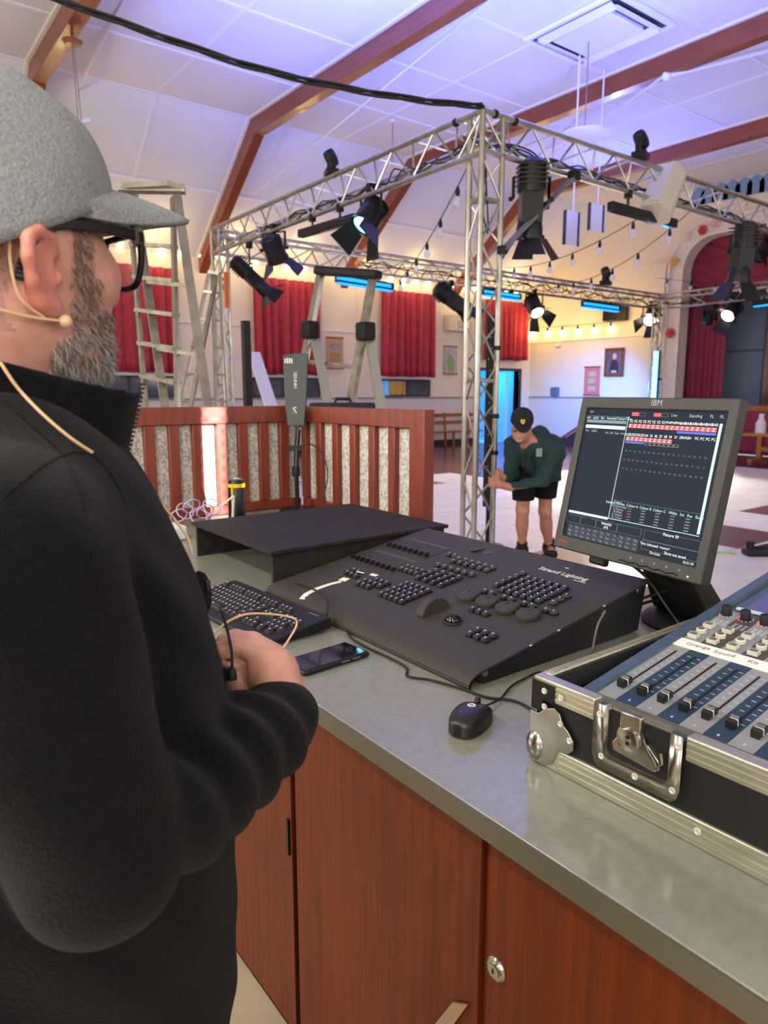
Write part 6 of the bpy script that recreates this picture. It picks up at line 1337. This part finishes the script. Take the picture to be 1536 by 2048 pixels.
s.cut(s.el(hd_c-FW*.03+V((0, 0, .01)), (.10, .10, .12)), .01)
hd_o = skin_obj(s.mesh(), 'hoodie', M_hood, hlp, 3)
MB().box(q_(1078, 905, 6.05), (.05, .02, .07), Matrix.Rotation(AZ-1.57, 3, 'Z')).build('chest_print', mat('hoodie_print', '#7c8f8a', .8), hd_o)
for u in (1047, 1058): MB().tube([q_(u, 893, 6.03), q_(u-1, 935, 6.08)], .005, 5).build('drawcord', M_hood, hd_o)
s = S(tuple(v-.42 for v in (hipL*.5+hipR*.5)), tuple(v+.42 for v in (hipL*.5+hipR*.5)), .011)
s.un(s.rc(hipL, lerp(hipL, kneeL, .72), .125, .098)); s.un(s.rc(hipR, lerp(hipR, kneeR, .72), .125, .098), .02); s.un(s.el(lerp(hipL, hipR, .5)+V((0, 0, .05)), (.17, .17, .14)), .05)
cutz = lerp(hipL, kneeL, .74).z; s.d = np.maximum(s.d, cutz-s.Z)
skin_obj(s.mesh(), 'shorts', M_dark, hlp, 2)
for an in (ankL, ankR):
    MB().tube([(an.x, an.y, .06), (an.x, an.y, .16)], .048, 14).build('sock', M_black, hlp)
    f_ = -FW.copy(); f_.z = 0; f_.normalize(); s = S((an.x-.24, an.y-.24, 0), (an.x+.24, an.y+.24, .16), .008); b0 = V((an.x, an.y, .05)); s.un(s.rc(b0-f_*.05, b0+f_*.15-V((0, 0, .01)), .052, .045)); s.un(s.el((an.x, an.y, .09), (.06, .06, .05)), .03); s.d = np.maximum(s.d, .009-s.Z); skin_obj(s.mesh(), 'shoe', M_black, hlp, 1)
# helper's cap and glasses
cp2 = thing('baseball_cap', 'black baseball cap with a yellow shield badge worn by the bending person', 'cap', tuple(q_(1043, 830, 6.12)))
fd = (q_(1030, 895, 5.9)-q_(1048, 850, 6.14)); fx = fd.normalized(); ux = (V((0, 0, 1))-fx*fx.z).normalized(); rx_ = fx.cross(ux); c2 = q_(1044, 842, 6.085)
def h2(f, r, u): return c2+fx*f+rx_*r+ux*u
fx = V((-FW.x, -FW.y, -.5)).normalized(); fx = (fx-RT*.12).normalized(); ux = (V((0, 0, 1))-fx*fx.z).normalized(); rx_ = fx.cross(ux)
MB().grid(lambda u, v: tuple(h2((.122 if math.cos(2*math.pi*u) > 0 else .105)*math.cos(2*math.pi*u)*math.cos(v*1.57)**.6-.01, .098*math.sin(2*math.pi*u)*math.cos(v*1.57)**.6, .0+.105*math.sin(v*1.57))), 40, 14, wrap=True).build('crown', mat('cap_black', '#19171c', .8), cp2, ang=180, solid=.004)
fxb = V((-FW.x, -FW.y, -.95)).normalized()
MB().grid(lambda u, v: tuple(h2(.118*math.cos((u-.5)*2.0), .094*math.sin((u-.5)*2.0), .016-.004*math.sin((u-.5)*2.0)**2)+fxb*v*.075*math.cos((u-.5)*2.6)), 22, 6).build('brim', MATS['cap_black'], cp2, ang=180, solid=.006, fixn=False)
bq = h2(.116, 0, .055); Fb = frame(bq, RT, UP*.9+FW*.35)
MB().prism([(x, y, 0) for x, y in ((-.017, .02), (.017, .02), (.016, -.006), (0, -.024), (-.016, -.006))], (0, 0, .004)).xf(Fb).build('badge', mat('badge_yellow', '#e8d23a', .5), cp2)
MB().prism([(x, y, .004) for x, y in ((-.005, .01), (.006, .012), (.004, -.012), (-.004, -.008))], (0, 0, .002)).xf(Fb).build('badge_figure', M_black, cp2)
g2 = thing('glasses', 'thin dark glasses worn by the bending person', 'glasses', tuple(q_(1036, 858, 6.0)))
for u in (1029, 1046): MB().tube([q_(u, 860, 5.975)+(RT*math.cos(a)*.024+UP*math.sin(a)*.017) for a in [k*math.pi/8 for k in range(17)]], .0025, 6).build('rim', M_gl, g2)
MB().tube([q_(1034, 860, 5.975), q_(1041, 860, 5.975)], .0025, 6).build('bridge', M_gl, g2)
MB().tube([q_(1051, 860, 5.98), q_(1063, 855, 6.12)], .0025, 6).build('temple', M_gl, g2)
for u in (1030, 1046): MB().ball(q_(u, 861, 5.995), .009, 8).build('eye', M_black, hb)
MB().tube([q_(1032, 880, 5.985), q_(1038, 883, 5.975), q_(1045, 880, 5.985)], .0035, 6).build('teeth', M_white, hb)
MB().tube([q_(1030, 879, 5.995), q_(1037, 885, 5.98), q_(1046, 879, 5.995)], .005, 6).build('mouth', mat('lips', '#a85c54', .5), hb)
